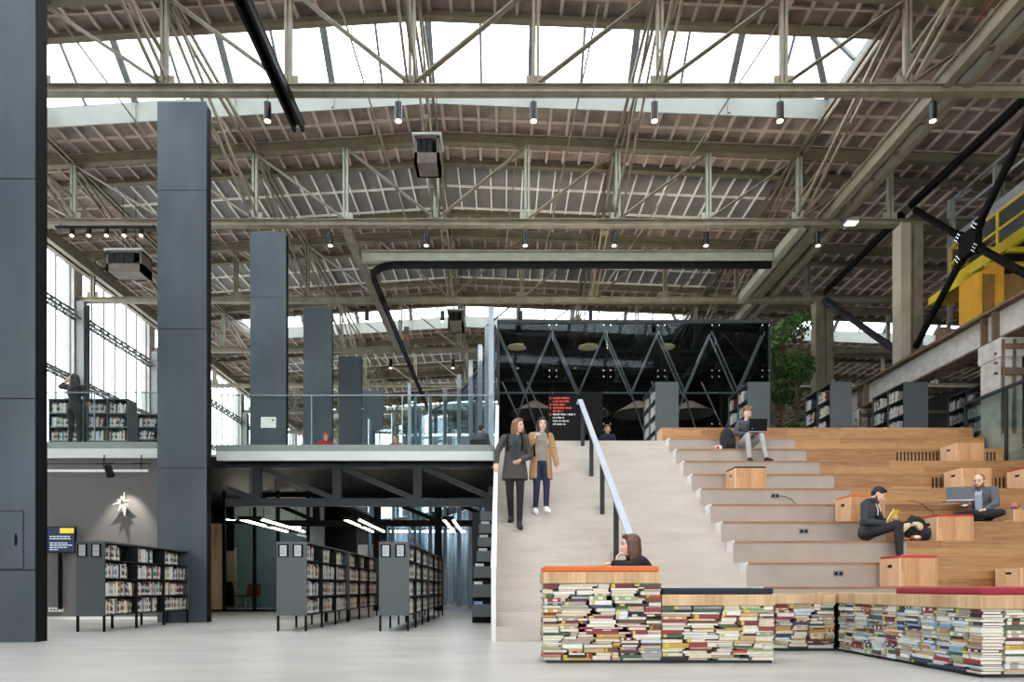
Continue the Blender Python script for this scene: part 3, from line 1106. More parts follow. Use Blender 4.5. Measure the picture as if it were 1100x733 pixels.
# ------------------------------------------------------------------ seating tiers
t = thing('tiered_seating', 'stepped seating tiers of pale concrete and warm oak boards', 'seating', (7, D0, 0))
for k in range(1, 12):
    y = D0 + .588 * (k - 1)
    z0, z1 = .36 * (k - 1), .36 * k
    ye = y + (.588 if k < 11 else .6)
    MB().box(SX1 + .004, TX1, y, ye, z0, z1 - .03).build('concrete_riser', M['riser'], t)
    MB().box(SX1, SX1 + .004, y, ye, z0, z1 - .03).build('end_plate', M['white_paint'], t)
    MB().box(SX1 + .03, TX1, y - .012, ye, z1 - .03, z1).build('oak_tread', M['oak_nose'], t)
    MB().box(SX1 + .0, SX1 + .03, y - .004, ye, z1 - .03, z1).build('white_edge', M['white_paint'], t)
    MB().box(TX1 + .002, BX1, y, ye, z0, z1 - .03).build('oak_riser', M['oak'], t)
    MB().box(TX1, BX1, y - .012, ye, z1 - .03, z1).build('oak_tread', M['oak'], t)
for (k, xa, xb) in ((10, 963, 1068), (8, 1001, 1082)):
    y = D0 + .588 * (k - 1)
    mb = MB()
    x = px(xa, y)
    while x < min(px(xb, y), BX1 - .05):
        mb.box(x, x + .03, y - .0125, y, .36 * k - .3, .36 * k - .07)
        x += .075
    mb.build('vent_slots', M['dark_wall'], t)
MB().box(TX1, BX1, D0 - .02, D0, 0, .33).build('base_board', M['oak'], t)

t = thing('oak_bench', 'long oak bench along the top edge of the seating tiers', 'bench', (7, 15.1, DECK))
x0 = px(711, 15.1)
MB().box(x0, 10.42, 15.1, 15.56, DECK, 4.25).build('body', M['oak'], t)
MB().box(x0 - .006, x0, 15.1, 15.56, DECK, 4.25).build('end_board', M['oak_side_lit'], t)

for k, (xc, yc, tier) in enumerate([(832.6, 533, 7), (863.3, 571, 5), (900.5, 616.5, 3)]):
    y = D0 + .588 * (tier - 1)
    x, z = px(xc, y), pz(yc, y)
    t = thing('power_socket', ['dark double power socket on the upper concrete riser, cable plugged in', 'dark double power socket on the middle concrete riser', 'dark double power socket on the lowest visible concrete riser'][k], 'socket', (x, y, z - .04), 'power sockets in the concrete risers')
    MB().box(x - .075, x + .075, y - .008, y, z - .042, z + .042).build('plate', M['frame_grey'], t)
    for s in (-.035, .035):
        MB().cone((x + s, y - .011, z), (x + s, y - .007, z), .024, .024, 12).build('outlet', M['black'], t)
y = D0 + .588 * 6
mb = MB().tube([V((px(836, y), y - .02, pz(533, y))), V((px(842, y), y - .05, pz(534, y))), V((px(848, y), y - .1, 2.3)), V((px(853, y), y - .12, 2.19))], .006, 6)
tag(mb.build('charging_cable', M['black']), 'thin black cable hanging from the upper concrete riser socket', 'cable')
y = D0 + .588 * 5
mb = MB().tube([V((px(975, y), y - .03, pz(538, y))), V((px(988, y), y - .03, pz(541, y))), V((px(1000, y), y - .03, pz(550, y))), V((px(1004, y), y - .1, 1.82))], .005, 6)
tag(mb.build('charging_cable', M['black']), 'thin black cable on the oak riser above the backpack', 'cable')


def seat_box(label, fx0, fx1, tier, cushion, hbox=.4, dep=.5, dy=0, pad_label=None):
    d = D0 + .588 * (tier - 1) + .012 + dy
    z = .36 * tier + .0015
    x0, x1 = px(fx0, d), px(fx1, d)
    t = thing('seat_box', label, 'seat box', ((x0 + x1) / 2, d, z), 'loose oak seat boxes on the tiers')
    MB().box(x0 + .004, x1, d, d + dep, z, z + hbox).build('body', M['oak_box'], t, bevel=.004, seg=1)
    s = MB()
    # side board with a hand hole
    hy0, hy1, hz0, hz1 = d + dep * .36, d + dep * .62, z + hbox * .66, z + hbox * .78
    s.box(x0 - .016, x0 + .004, d, d + dep, z, hz0)
    s.box(x0 - .016, x0 + .004, d, d + dep, hz1, z + hbox)
    s.box(x0 - .016, x0 + .004, d, hy0, hz0, hz1)
    s.box(x0 - .016, x0 + .004, hy1, d + dep, hz0, hz1)
    s.build('side_board', M['oak_side_lit'], t)
    MB().box(x0 + .0045, x0 + .006, hy0, hy1, hz0, hz1).box(x0 - .0, x0 + .0045, hy0, hy1, hz0, hz1).build('hand_hole', M['seam'], t)
    if cushion:
        MB().box(x0 - .012, x1 - .004, d + .004, d + dep - .004, z + hbox, z + hbox + .035).build('seat_pad', M[cushion], t, bevel=.012)
    return t


seat_box('oak seat box with charcoal pad alone on the concrete tiers', 790.4, 823.3, 7, 'charcoal_felt', .37)
seat_box('oak seat box with orange pad behind the reading man', 914, 951, 5, 'orange', .41)
seat_box('oak seat box with red pad under the reading man feet', 967.3, 1007.6, 2, 'red', .40, dy=-.01)
seat_box('oak seat box with red pad between backpack and grey-jacketed man', 1007.6, 1046, 4, 'red', .38)
seat_box('bare oak seat box on the highest row before the grille', 1028, 1057.5, 9, None, .36)
seat_box('bare oak seat box directly above the grey-jacketed man', 1034, 1065.6, 7, None, .37)
seat_box('oak seat box with red pad cut off by the right edge, upper row', 1104, 1140, 7, 'red', .37)
seat_box('bare oak seat box behind the pink-capped bottle', 1090, 1128, 5, None, .2)
seat_box('pale oak seat box low at the right edge above the crimson cushion', 1098, 1142, 2, None, .26)

# guard at the right of the tiers
t = thing('glass_guard', 'smoky glass guard with dark handrail at the right end of the tiers', 'guard rail', (10.4, 14.4, 3.2))
MB().box(BX1 + .01, BX1 + .03, 12.6, 15.5, 3.3, 4.82).build('pane', M['clear'], t)
mb = MB().bar((BX1 + .02, 12.5, 4.86), (BX1 + .02, 15.5, 4.86), .07, .06)
mb.build('handrail', M['post'], t)
for yy in (14.15, 15.4):
    MB().box(BX1 + .005, BX1 + .05, yy, yy + .06, 3.3, 4.84).build('post', M['post'], t)
mb = MB().box(BX1 + .06, 10.94, 10.5, 14.3, 3.22, 3.52)
mb.box(BX1 + .06, 10.9, 10.5, 14.4, 0, 3.22)
tag(mb.build('side_parapet', M['concrete']), 'grey concrete parapet ledge right of the oak tiers', 'parapet')

# ------------------------------------------------------------------ smoked glass room upstairs
GX0, GX1, GY, GZ = px(535.5, 19.75), px(827, 19.75), 19.75, pz(344, 19.75)
t = thing('glass_room', 'dark smoked glass meeting room on the upper floor behind the stairs', 'glass room', ((GX0 + GX1) / 2, GY, DECK))
n = 5
pw = (GX1 - GX0) / n
for k in range(n):
    for (za, zb) in ((DECK, 5.35), (5.36, 6.9), (6.91, GZ - .06)):
        MB().box(GX0 + pw * k + .006, GX0 + pw * (k + 1) - .006, GY, GY + .02, za, zb).build('pane', M['dark_glass'], t)
MB().box(GX0, GX0 + .02, GY + .02, GY + 6, DECK, GZ - .06).build('side_pane', M['dark_glass'], t)
MB().box(GX1 - .02, GX1, GY + .02, GY + 6, DECK, GZ - .06).build('side_pane', M['dark_glass'], t)
MB().box(GX0 - .04, GX1 + .04, GY - .03, GY + .09, GZ - .1, GZ).build('top_frame', M['post'], t)
mb = MB()
for x in (GX0, GX1):
    mb.box(x - .03, x + .03, GY - .02, GY + .08, DECK, GZ - .1)
mb.build('corner_post', M['post'], t)
MB().box(GX0, GX1, GY + 6.0, GY + 6.1, DECK, GZ).build('back_wall', M['black'], t)
for k in range(n):
    MB().box(GX0 + pw * k + .01, GX0 + pw * (k + 1) - .01, GY + .1, GY + 6.0, GZ - .06, GZ - .04).build('roof_pane', M['roof_tint'], t)
# the rod trusses behind the panes
zt, zm_, zb = GZ - .2, 6.45, DECK + .1
yy = GY + .35
nod = [GX0 + (GX1 - GX0) * q / 10 for q in range(11)]
for q in range(10):
    a, b = (zt, zm_) if q % 2 == 0 else (zm_, zt)
    for off in (0, .28):
        MB().tube([(nod[q], yy + off, a), (nod[q + 1], yy + off, b)], .026, 8).build('truss_rod', M['rod'], t)
    a, b = (zb, zm_) if q % 2 else (zm_, zb)
    if q not in (3, 4):
        MB().tube([(nod[q], yy + .1, b), (nod[q + 1], yy + .1, a)], .024, 8).build('truss_rod', M['rod'], t)
for q in (0, 1, 6, 8):
    MB().tube([(nod[q] + .1, yy + 1.4, 7.2), (nod[q] + 1.3, yy + 1.4, 4.6)], .022, 8).build('truss_rod', M['rod'], t)
MB().tube([(GX0, yy, zm_), (GX1, yy, zm_)], .03, 8).build('truss_chord', M['rod'], t)
MB().box(GX0 + .05, GX1 - .05, GY + .9, GY + 1.0, 7.55, 7.7).build('inner_beam', M['post'], t)
mb = MB()
for (xs, z0) in ((px(592.5, GY), 7.0), (px(596, GY) + pw, 7.0), (px(597, GY) + 2 * pw, 7.0), (px(598, GY) + 3 * pw, 7.0), (GX1 - .14, 7.0)):
    pass
for k in range(1, n + 1):
    xc = GX0 + pw * k - (.12 if k == n else 0)
    for zc in (GZ - .15, 6.905, 5.355):
        for sx in (-.1, .1):
            for sz in ((-.09, .09) if zc < 8 else (0,)):
                mb.ell((xc + sx, GY - .012, zc + sz), (.024, .015, .024), None, 8)
mb.build('glass_clamp', M['chrome'], t)
# dark triangular drapes hanging inside
for (xa, xb, xc2, m) in ((548, 588, 588, 'drape'), (677, 712, 712, 'drape'), (770, 815, 815, 'drape')):
    d = GY + .8
    mb = MB()
    p = [(px(xa, d), d, pz(350, d)), (px(xb, d), d, pz(350, d)), (px(xc2, d), d, pz(396, d)), (px(xc2 - 6, d), d, pz(396, d))]
    mb.add([V(q) for q in p] + [V(q) + V((0, .05, 0)) for q in p], [(0, 3, 2, 1), (4, 5, 6, 7), (0, 1, 5, 4), (1, 2, 6, 5), (2, 3, 7, 6), (3, 0, 4, 7)])
    mb.build('drape', M[m], t)
for xq in (556, 632, 714):
    d = GY + 3.0
    o = MB().ell((px(xq, d), d, pz(373, d)), (.34, .34, .05), None, 16)
    o.build('inner_lamp', M['warm_on'], t, smooth=True)
    pl_ = bpy.data.lights.new('room_lamp', 'POINT')
    po = bpy.data.objects.new('room_lamp', pl_)
    COL.objects.link(po)
    po.location = (px(xq, d), GY + 1.5, pz(373, d) - .3)
    pl_.energy, pl_.color, pl_.shadow_soft_size = 260, (1, .88, .72), .3
mb = MB()
for q in range(4):
    mb.rings([[V((GX0 + 1.2 + q * 1.75 + r * math.cos(a) * .85, GY + 3.4 + r * math.sin(a) * .85, 6.6 + .5 * (1 - r))) for a in [i * math.pi / 8 for i in range(16)]] for r in (1, .6, .15)])
mb.build('ceiling_shade', M['rib'], t)

# black direction sign
SD = 17.2
t = thing('direction_sign', 'tall black direction sign with red and white lines at the stair head', 'sign', (px(607, SD), SD, DECK))
MB().box(px(589.5, SD), px(624, SD), SD, SD + .12, DECK, pz(424.5, SD)).build('board', M['black'], t)
rr = random.Random(9)
rows = [(594, 612, 'red_text'), (594, 612, 'red_text'), (594, 607.5, 'red_text'), (594, 614, 'red_text'), (594, 604.5, 'red_text'), (594, 618, 'white_text'), (594, 606.5, 'white_text'), (594, 612, 'white_text'), (594, 607.5, 'white_text')]
for m in ('red_text', 'white_text'):
    mb = MB()
    for k, (a, b, mm) in enumerate(rows):
        yy = 428 + k * 3.5
        if mm != m and not (m == 'red_text' and k == 5):
            continue
        if k in (0, 2, 3, 5) and m == 'red_text':
            mb.box(px(590.7, SD), px(591.9, SD), SD - .006, SD, pz(yy + 1.0, SD), pz(yy - 1.0, SD))
        if mm != m:
            continue
        q = a
        while q < b - .6:
            ww = rr.choice((.9, 1.2, 1.4, .6))
            hh = rr.choice((.75, .75, 1.1))
            mb.box(px(q, SD), px(min(b, q + ww), SD), SD - .006, SD, pz(yy + .75, SD), pz(yy - hh, SD))
            q += ww + .3
            if rr.random() < .12:
                q += 1.0
    mb.build('red_lines' if m == 'red_text' else 'white_lines', M[m], t)
mb = MB().box(px(624, SD) + .15, px(624, SD) + .75, 18.6, 18.7, 4.9, pz(421, 18.6))
mb.box(px(624, SD) + .4, px(624, SD) + .5, 18.6, 18.7, DECK, 4.9)
tag(mb.build('dark_screen', M['black']), 'blank black screen standing behind the direction sign', 'screen')

# ------------------------------------------------------------------ curved glass facade left of the room
H = 8.1
pts = []
for off, hh in ((8, 302), (12.5, 281), (20.5, 261), (31, 244), (43.6, 229), (59, 215), (75, 205)):
    d = H * F / hh
    pts.append(V((-off * d / F, d, 0)))
pts += [V((-3.9, 30.4, 0)), V((-5.0, 31.7, 0)), V((-6.3, 32.8, 0))]
t = thing('curved_facade', 'curving glass facade with pale metal fins left of the smoked glass room', 'facade', pts[0])
for k, p in enumerate(pts):
    q = pts[min(k + 1, len(pts) - 1)]
    r = pts[max(k - 1, 0)]
    tg = (q - r).normalized()
    nn = V((-tg.y, tg.x, 0))
    z1 = E + H
    MB().bar(p + nn * .12, p + nn * .12 + V((0, 0, z1)), .07, .15, up=nn).build('fin', M['fin'], t)
    if k < len(pts) - 1:
        for z0, z1 in ((DECK + .02, 8.2), (.02, 3.58)):
            a, b = p.lerp(q, .02), p.lerp(q, .98)
            mb = MB()
            off = V((tg.y, -tg.x, 0)) * .02
            mb.hexa([a + V((0, 0, z0)), b + V((0, 0, z0)), b + off + V((0, 0, z0)), a + off + V((0, 0, z0)),
                     a + V((0, 0, z1)), b + V((0, 0, z1)), b + off + V((0, 0, z1)), a + off + V((0, 0, z1))])
            mb.build('pane', M['facade'], t)
        MB().bar(p + V((0, 0, 8.24)), q + V((0, 0, 8.24)), .06, .08).build('top_rail', M['post'], t)
        MB().bar(p + V((0, 0, 3.79)), q + V((0, 0, 3.79)), .06, .3).build('floor_band', M['post'], t)
t = thing('glass_screen', 'tall free-standing pale glass screen on the balcony near the fins', 'screen', (-3.36, 26, 0))
for k in range(3):
    y0 = 24.6 + k * 1.6
    MB().box(-3.37, -3.35, y0, y0 + 1.56, .02, 8.0).build('pane', M['facade'], t)
    MB().box(-3.42, -3.3, y0 - .05, y0, 0, 8.1).build('post', M['fin'], t)

# ------------------------------------------------------------------ hanging fixtures
xsl = [-4.8, -2.13, .63, 3.1, 5.66, 8.78]
place = ['leftmost', 'second from left', 'third from left', 'third from right', 'second from right', 'rightmost']
for r, (d, rn) in enumerate([(13.93, 'front row'), (19.0, 'second row'), (24.1, 'third row'), (29.2, 'fourth row')]):
    for k, x in enumerate(xsl):
        if r >= 2 and k > 3:
            continue
        zt = CH - .09
        zl = 10.42 if r < 2 else 10.3
        t = thing('pendant_lamp', 'small dark cylinder lamp hanging under the roof truss, %s, %s' % (place[k], rn), 'pendant lamp', (x, d, zl - .2), 'cylinder pendant lamps')
        MB().cone((x, d, zl - .18), (x, d, zl + .18), .075, .075, 18).build('shade', M['black_gloss'], t)
        MB().cone((x, d, zl - .19), (x, d, zl - .178), .062, .062, 16).build('light_disc', M['lamp_on'], t)
        MB().tube([(x, d, zl + .18), (x, d, zt)], .006, 5).build('cord', M['black'], t)
for k, (x, y, z) in enumerate([(-1.8, 16.5, 11.15), (-1.82, 26.7, 11.15), (-11.6, 21.2, 10.75)]):
    lb = ['boxy grey heater hanging at the ridge below the big skylight', 'boxy grey heater hanging far back above the curved glass', 'boxy heater hanging near the left windows'][k]
    t = thing('unit_heater', lb, 'heater', (x, y, z - .35))
    w_ = .3 if k < 2 else .55
    mb = MB()
    fy = y - .3
    for (a0, a1, c0, c1) in ((x - w_, x - w_ + .07, z - .35, z + .3), (x + w_ - .07, x + w_, z - .35, z + .3), (x - w_, x + w_, z - .35, z - .1), (x - w_, x + w_, z + .24, z + .3)):
        mb.box(a0, a1, fy, y + .3, c0, c1)
    mb.box(x - w_, x + w_, y + .25, y + .3, z - .35, z + .3)
    mb.build('housing', M['heater_box'], t)
    mb = MB()
    for q in range(3):
        xx = x - w_ + .1 + (2 * w_ - .2) * q / 3
        mb.bar((xx, fy + .05, z - .08), (xx, fy + .02, z + .22), (2 * w_ - .26) / 3, .05)
    mb.build('louvre', M['case_dark'], t)
    MB().box(x - w_ - .05, x + w_ + .05, y - .36, y + .32, z + .3, z + .34).build('top_plate', M['off_white'], t)
    mb = MB()
    for s in (-.2, .2):
        mb.tube([(x + s, y, z + .34), (x + s, y, zr(x) - (.2 if k < 2 else 0))], .012, 5)
    mb.build('hanger', M['post'], t)
t = thing('track_light', 'black track with five small spotlights near the left windows', 'track light', (-11, 18.95, 10.6))
MB().box(px(60, 18.9), px(168, 18.9), 18.86, 18.92, 10.66, 10.72).build('track', M['black'], t)
for q in (78, 96, 115, 134, 152):
    x = px(q, 18.9)
    MB().cone((x, 18.89, 10.64), (x + .04, 18.8, 10.42), .06, .06, 12).build('spot_head', M['black'], t)
    MB().cone((x + .04, 18.8, 10.418), (x + .041, 18.797, 10.41), .05, .05, 12).build('light_disc', M['lamp_on'], t)
mb = MB()
for x in (px(65, 18.9), px(165, 18.9)):
    mb.box(x - .01, x + .01, 18.88, 18.9, 10.72, CH - .09)
mb.build('hanger', M['black'], t)

# curtain tracks
t = thing('cross_beam', 'pale green steel beam spanning between lengthwise rails before the third truss', 'beam', (2, 20.96, CH))
MB().box(-4.34, 8.3, 20.94, 20.98, CH - .14, CH + .14).build('web', M['green_steel'], t)
for z in (CH - .15, CH + .15):
    MB().box(-4.34, 8.3, 20.86, 21.06, z - .012, z + .012).build('flange', M['green_steel'], t)
for x, lb in ((-4.42, 'olive lengthwise beam carrying the black curtain track on the left'), (8.36, 'pale lengthwise beam at the right end of the green cross beam')):
    mb = MB().box(x - .05, x + .05, T(1), T(2) - .1 if x > 0 else T(3), CH - .13, CH + .17)
    mb.box(x - .1, x + .1, T(1), T(2) - .1 if x > 0 else T(3), CH - .16, CH - .13)
    tag(mb.build('lengthwise_beam', M['olive'] if x < 0 else M['green_steel']), lb, 'beam')
z = 10.6
pl = [(8.25, 20.96, z), (-3.2, 20.96, z)]
for q in range(1, 9):
    a = math.pi / 2 * q / 8
    pl.append((-3.2 - .95 * math.sin(a), 20.96 + .95 * (1 - math.cos(a)), z))
pl += [(-4.15, 30, z), (-4.15, 40, z)]
mb = MB()
for p, q in zip(pl, pl[1:]):
    mb.bar(p, q, .1, .14)
    mb.bar(V(p) + V((0, 0, .09)), V(q) + V((0, 0, .09)), .16, .03)
mb2 = MB()
for x in (7.5, 5.0, 2.5, 0, -2.5):
    mb2.box(x - .012, x + .012, 20.95, 20.97, z + .08, CH - .16)
o = mb.build('curtain_track', M['black'])
tag(o, 'black curtain track along the green beam, curving left and running away', 'curtain track')
for yy in (T(2), T(3), T(4), T(5)):
    mb2.box(-4.16, -4.14, yy - .01, yy + .01, z + .08, CH - .09)
mb2.build('hanger', M['black'], o)
mb = MB()
for s in (-.09, .09):
    mb.bar((-4.39 + s, 8.8, z), (-4.39 + s, 14.7, z), .06, .16)
mb.bar((-4.39, 8.8, z + .1), (-4.39, 14.7, z + .1), .26, .03)
o = mb.build('curtain_track', M['black'])
tag(o, 'black double curtain track ending just below the big skylight', 'curtain track')
MB().box(-4.4, -4.38, 13.94, 13.96, z + .1, CH - .09).build('hanger', M['black'], o)
t = thing('cable_hoist', 'small hanging control box with an orange label far back', 'hoist', (px(437, 30), 29.2, pz(375, 30)))
x = px(437, 29.2)
MB().box(x - .1, x + .1, 29.1, 29.3, pz(378, 29.2), pz(352, 29.2)).build('box', M['frame_grey'], t)
MB().box(x - .08, x + .08, 29.08, 29.1, pz(365, 29.2), pz(361, 29.2)).build('label_plate', M['orange'], t)
MB().tube([(x, 29.2, pz(352, 29.2)), (x, 29.2, CH - .09)], .02, 6).build('cable', M['post'], t)
t = thing('flood_light', 'bright flood lamp glaring below the second truss on the right', 'lamp', (px(915, 18.7), 18.7, 10.6))
x = px(915, 18.7)
MB().box(x - .16, x + .16, 18.6, 18.85, 10.72, 10.789).box(x - .03, x + .03, 18.85, 19.1, 10.74, 10.789).build('housing', M['grey_rail'], t)
MB().box(x - .14, x + .14, 18.62, 18.83, 10.7, 10.72).build('light_panel', M['tube_on'], t)

# ------------------------------------------------------------------ indoor tree and planter
pd = 22.4
t = thing('planter', 'dark sloping planter wall with low greenery behind the bookcases', 'planter', (9.0, pd, DECK))
mb = MB()
mb.add([(7.95, 21.6, DECK), (10.4, 21.6, DECK), (10.4, 23.2, DECK), (7.95, 23.2, DECK),
        (7.95, 21.6, 4.9), (10.4, 21.6, 5.9), (10.4, 23.2, 5.9), (7.95, 23.2, 4.9)],
       [(0, 3, 2, 1), (4, 5, 6, 7), (0, 1, 5, 4), (1, 2, 6, 5), (2, 3, 7, 6), (3, 0, 4, 7)])
mb.build('box', M['case_dark'], t)


def leaves(centres, n, size, seed, droop=.4):
    r = random.Random(seed)
    mb = MB()
    for _ in range(n):
        c, rad = r.choice(centres)
        while True:
            p = V((r.uniform(-1, 1), r.uniform(-1, 1), r.uniform(-1, 1)))
            if .3 < p.length < 1:
                break
        p = V(c) + V((p.x * rad[0], p.y * rad[1], p.z * rad[2]))
        d = V((r.uniform(-1, 1), r.uniform(-1, 1), r.uniform(-1, .4) - droop)).normalized()
        s = d.cross(V((r.uniform(-1, 1), r.uniform(-1, 1), r.uniform(-1, 1)))).normalized()
        L = size * r.uniform(.7, 1.4)
        nn = d.cross(s) * (L * .12)
        mb.add([p, p + d * L * .5 + s * L * .25 + nn, p + d * L, p + d * L * .5 - s * L * .25 + nn], [(0, 1, 2), (0, 2, 3)])
    return mb


cs = []
for q in range(11):
    rr.seed(q + 40)
    cs.append(((8.4 + q % 4 * .5, 21.9 + (q % 3) * .5, 5.25 + q % 4 * .2 + .1), (.35, .35, .3)))
leaves(cs, 900, .17, 5).build('greenery', M['leaf'], t)
t = thing('indoor_tree', 'leafy green indoor tree beside the smoked glass room', 'tree', (9.75, 22.6, 5.5))
mb = MB()
mb.tube([(9.75, 22.6, 5.5), (9.78, 22.6, 6.6), (9.7, 22.6, 7.6), (9.3, 22.6, 8.8)], .07, 8)
mb.tube([(9.2, 22.5, 5.3), (9.22, 22.6, 6.5), (9.1, 22.6, 7.8)], .04, 8)
for (x, z) in ((8.4, 8.4), (8.8, 9.2), (9.9, 9.2), (10.1, 8.3), (8.9, 7.6)):
    mb.tube([(9.65, 22.6, 7.4), ((x + 9.65) / 2, 22.5, (z + 7.6) / 2 + .2), (x, 22.5, z)], .03, 6)
mb.build('trunk', M['bark'], t)
cs = []
rr.seed(12)
for q in range(26):
    a = rr.uniform(0, 6.28)
    ra = rr.uniform(.2, 1.0)
    cs.append(((9.1 + math.cos(a) * ra * 1.0, 22.6 + math.sin(a) * ra * .8, rr.uniform(6.9, 9.7)), (.45, .45, .42)))
for q in range(6):
    cs.append(((8.15 + q * .1, 22.5, 6.1 + q * .35), (.28, .3, .45)))
leaves(cs, 5200, .16, 6, .6).build('foliage', M['leaf'], t)

# added tube lights, put in to brighten the curtain
t = thing('tube_lamp', 'added row of light tubes brightening the pale curtain behind the curved glass', 'lamp', (-3, 32.7, 3.4))
for q in range(4):
    xx = -5.4 + q * 1.25
    MB().cone((xx, 32.75, 3.42), (xx + 1.1, 32.75, 3.42), .05, .05, 10).build('tube', M['added_wash'], t)
MB().box(-5.5, -.3, 32.7, 32.8, 3.48, 3.53).build('rail', M['black'], t)
for xx in (-5.45, -.35):
    MB().box(xx, xx + .04, 32.73, 32.77, 0, 3.48).build('stand', M['black'], t)
# pale pleated curtain closing the void at the back of the ground floor
mb = MB()
n = 160
top, bot = [], []
for k in range(n + 1):
    x = -5.7 + 5.4 * k / n
    y = 33.6 + .09 * math.sin(k * 1.25) + .05 * math.sin(k * .53)
    bot.append(V((x, y, .03)))
    top.append(V((x, y, 5.2)))
vs = bot + top + [p + V((0, .01, 0)) for p in bot + top]
fs = []
for k in range(n):
    fs.append((k, k + 1, n + 2 + k, n + 1 + k))
    o_ = 2 * (n + 1)
    fs.append((o_ + k + 1, o_ + k, o_ + n + 1 + k, o_ + n + 2 + k))
mb.add(vs, fs)
tag(mb.build('curtain', mat('pale_curtain', '#eef1f5', .85, 0, .03, 2), smooth=True), 'tall pale pleated curtain far behind the curved glass facade', 'curtain')
# ------------------------------------------------------------------ books: one unit mesh per cover colour
BOOKC = [('cream', '#d8cdb4'), ('white', '#e2dfd6'), ('tan', '#bb9c72'), ('crimson', '#8f333b'), ('bright red', '#b8443c'), ('black', '#23242a'), ('dark green', '#3f5a43'),
         ('navy', '#33435e'), ('sky blue', '#7ba6cc'), ('grey', '#9a9a98'), ('brown', '#6b4630'), ('mustard', '#b9973f'), ('orange', '#bf7a48'), ('pale green', '#94a37c'), ('maroon', '#6b2a2e'), ('pale blue', '#c2d2de')]
M['pages'] = mat('book_pages', '#dcd6c8', .9, 0, .08, 40, (1, 30, 1))
M['sticker'] = mat('spine_sticker', '#dcdad2', .7, 0, .02)
M['sticker_y'] = mat('yellow_spine_sticker', '#d0ba45', .7, 0, .02)
for n_, c_ in BOOKC:
    M['bk_' + n_] = mat('cover_' + n_.replace(' ', '_'), c_, .55, 0, .08, 3)


def unit_book(ci, sticker):
    """spine on +x, thickness along y, height along z, all from -.5 to .5"""
    mb = MB()
    mb.box(-.5, .5, -.5, -.42, -.5, .5, 0)
    mb.box(-.5, .5, .42, .5, -.5, .5, 0)
    mb.box(.46, .5, -.42, .42, -.5, .5, 0)
    mb.box(-.46, .46, -.42, .42, -.48, .48, 1)
    if sticker:
        mb.box(.5, .504, -.44, .44, -.43, -.26, 2)
        if sticker == 1:
            mb.box(.5, .503, -.3, .3, .05, .3, 1)
    o = mb.build('book', [M['bk_' + BOOKC[ci][0]], M['pages'], M['sticker_y' if sticker == 2 else 'sticker']], origin=(0, 0, 0))
    me = o.data
    bpy.data.objects.remove(o)
    return me


UB = {(c, s): unit_book(c, s) for c in range(len(BOOKC)) for s in (0, 1, 2)}


class Shelf:
    """every placed book: where, which colour, what to call it"""
    def __init__(s):
        s.items = []

    def put(s, Mx, c, st, label, group, size):
        s.items.append((Mx, c, st, label, group, size))

    def flush(s, limit, one, stuff_name, stuff_label, cat='book'):
        it = sorted(s.items, key=lambda q: -q[5])
        for Mx, c, st, label, group, _ in it[:limit]:
            o = bpy.data.objects.new(one, UB[c, st])
            COL.objects.link(o)
            o.matrix_world = Mx
            tag(o, label, cat, group)
        rest = it[limit:]
        if rest:
            mats = [M['bk_' + n] for n, _ in BOOKC] + [M['pages'], M['sticker'], M['sticker_y']]
            nb = len(BOOKC)
            mb = MB()
            for Mx, c, st, *_ in rest:
                mb.mesh(UB[c, st], Mx, [c, nb, nb + (2 if st == 2 else 1)])
            tag(mb.build(stuff_name, mats), stuff_label, 'books', None, 'stuff')


def mx(c, ex, ey, ez, sx, sy, sz):
    """columns: images of the unit book's x, y, z axes"""
    m = Matrix.Identity(4)
    for i, (e, s) in enumerate(((ex, sx), (ey, sy), (ez, sz))):
        for r in range(3):
            m[r][i] = e[r] * s
        m[i][3] = c[i]
    return m


SH = Shelf()
PICK = [0, 0, 1, 1, 2, 3, 5, 5, 6, 7, 8, 9, 10, 10, 12, 13, 14, 15, 9, 1, 5, 7]


def fill_row(rng, a, b, z, hmax, place, words, size, tone=None, lean_end=True, fullness=.85):
    """stand books from a to b; place(u, w, h, d, lean) -> (centre, ex, ey, ez)"""
    u = a + .01
    end = a + (b - a) * (fullness + rng.uniform(-.15, .14))
    end = min(end, b - .02)
    k = 0
    while True:
        w_ = rng.choice((.016, .02, .024, .03, .036, .042))
        if u + w_ > end:
            break
        h_ = min(hmax - .02, rng.uniform(.19, .255))
        d_ = rng.uniform(.13, .165)
        lean = 0
        if end - u < .17 and rng.random() < .6:
            lean = rng.uniform(.12, .28)
            w2 = w_ / math.cos(lean) + .0
            if u + w_ + h_ * math.sin(lean) > b - .01:
                break
        c = rng.choice(PICK if tone is None or rng.random() > .6 else tone)
        k += 1
        lab = '%s book, %s from left on %s' % (BOOKC[c][0], ordn(k), words) if words else None
        SH.put(place(u, w_, h_, d_, lean), c, rng.choice((1, 1, 1, 0)), lab, 'library books on the shelves', size)
        u += (w_ if not lean else w_ / math.cos(lean) * 1.02) + .0015
    return k


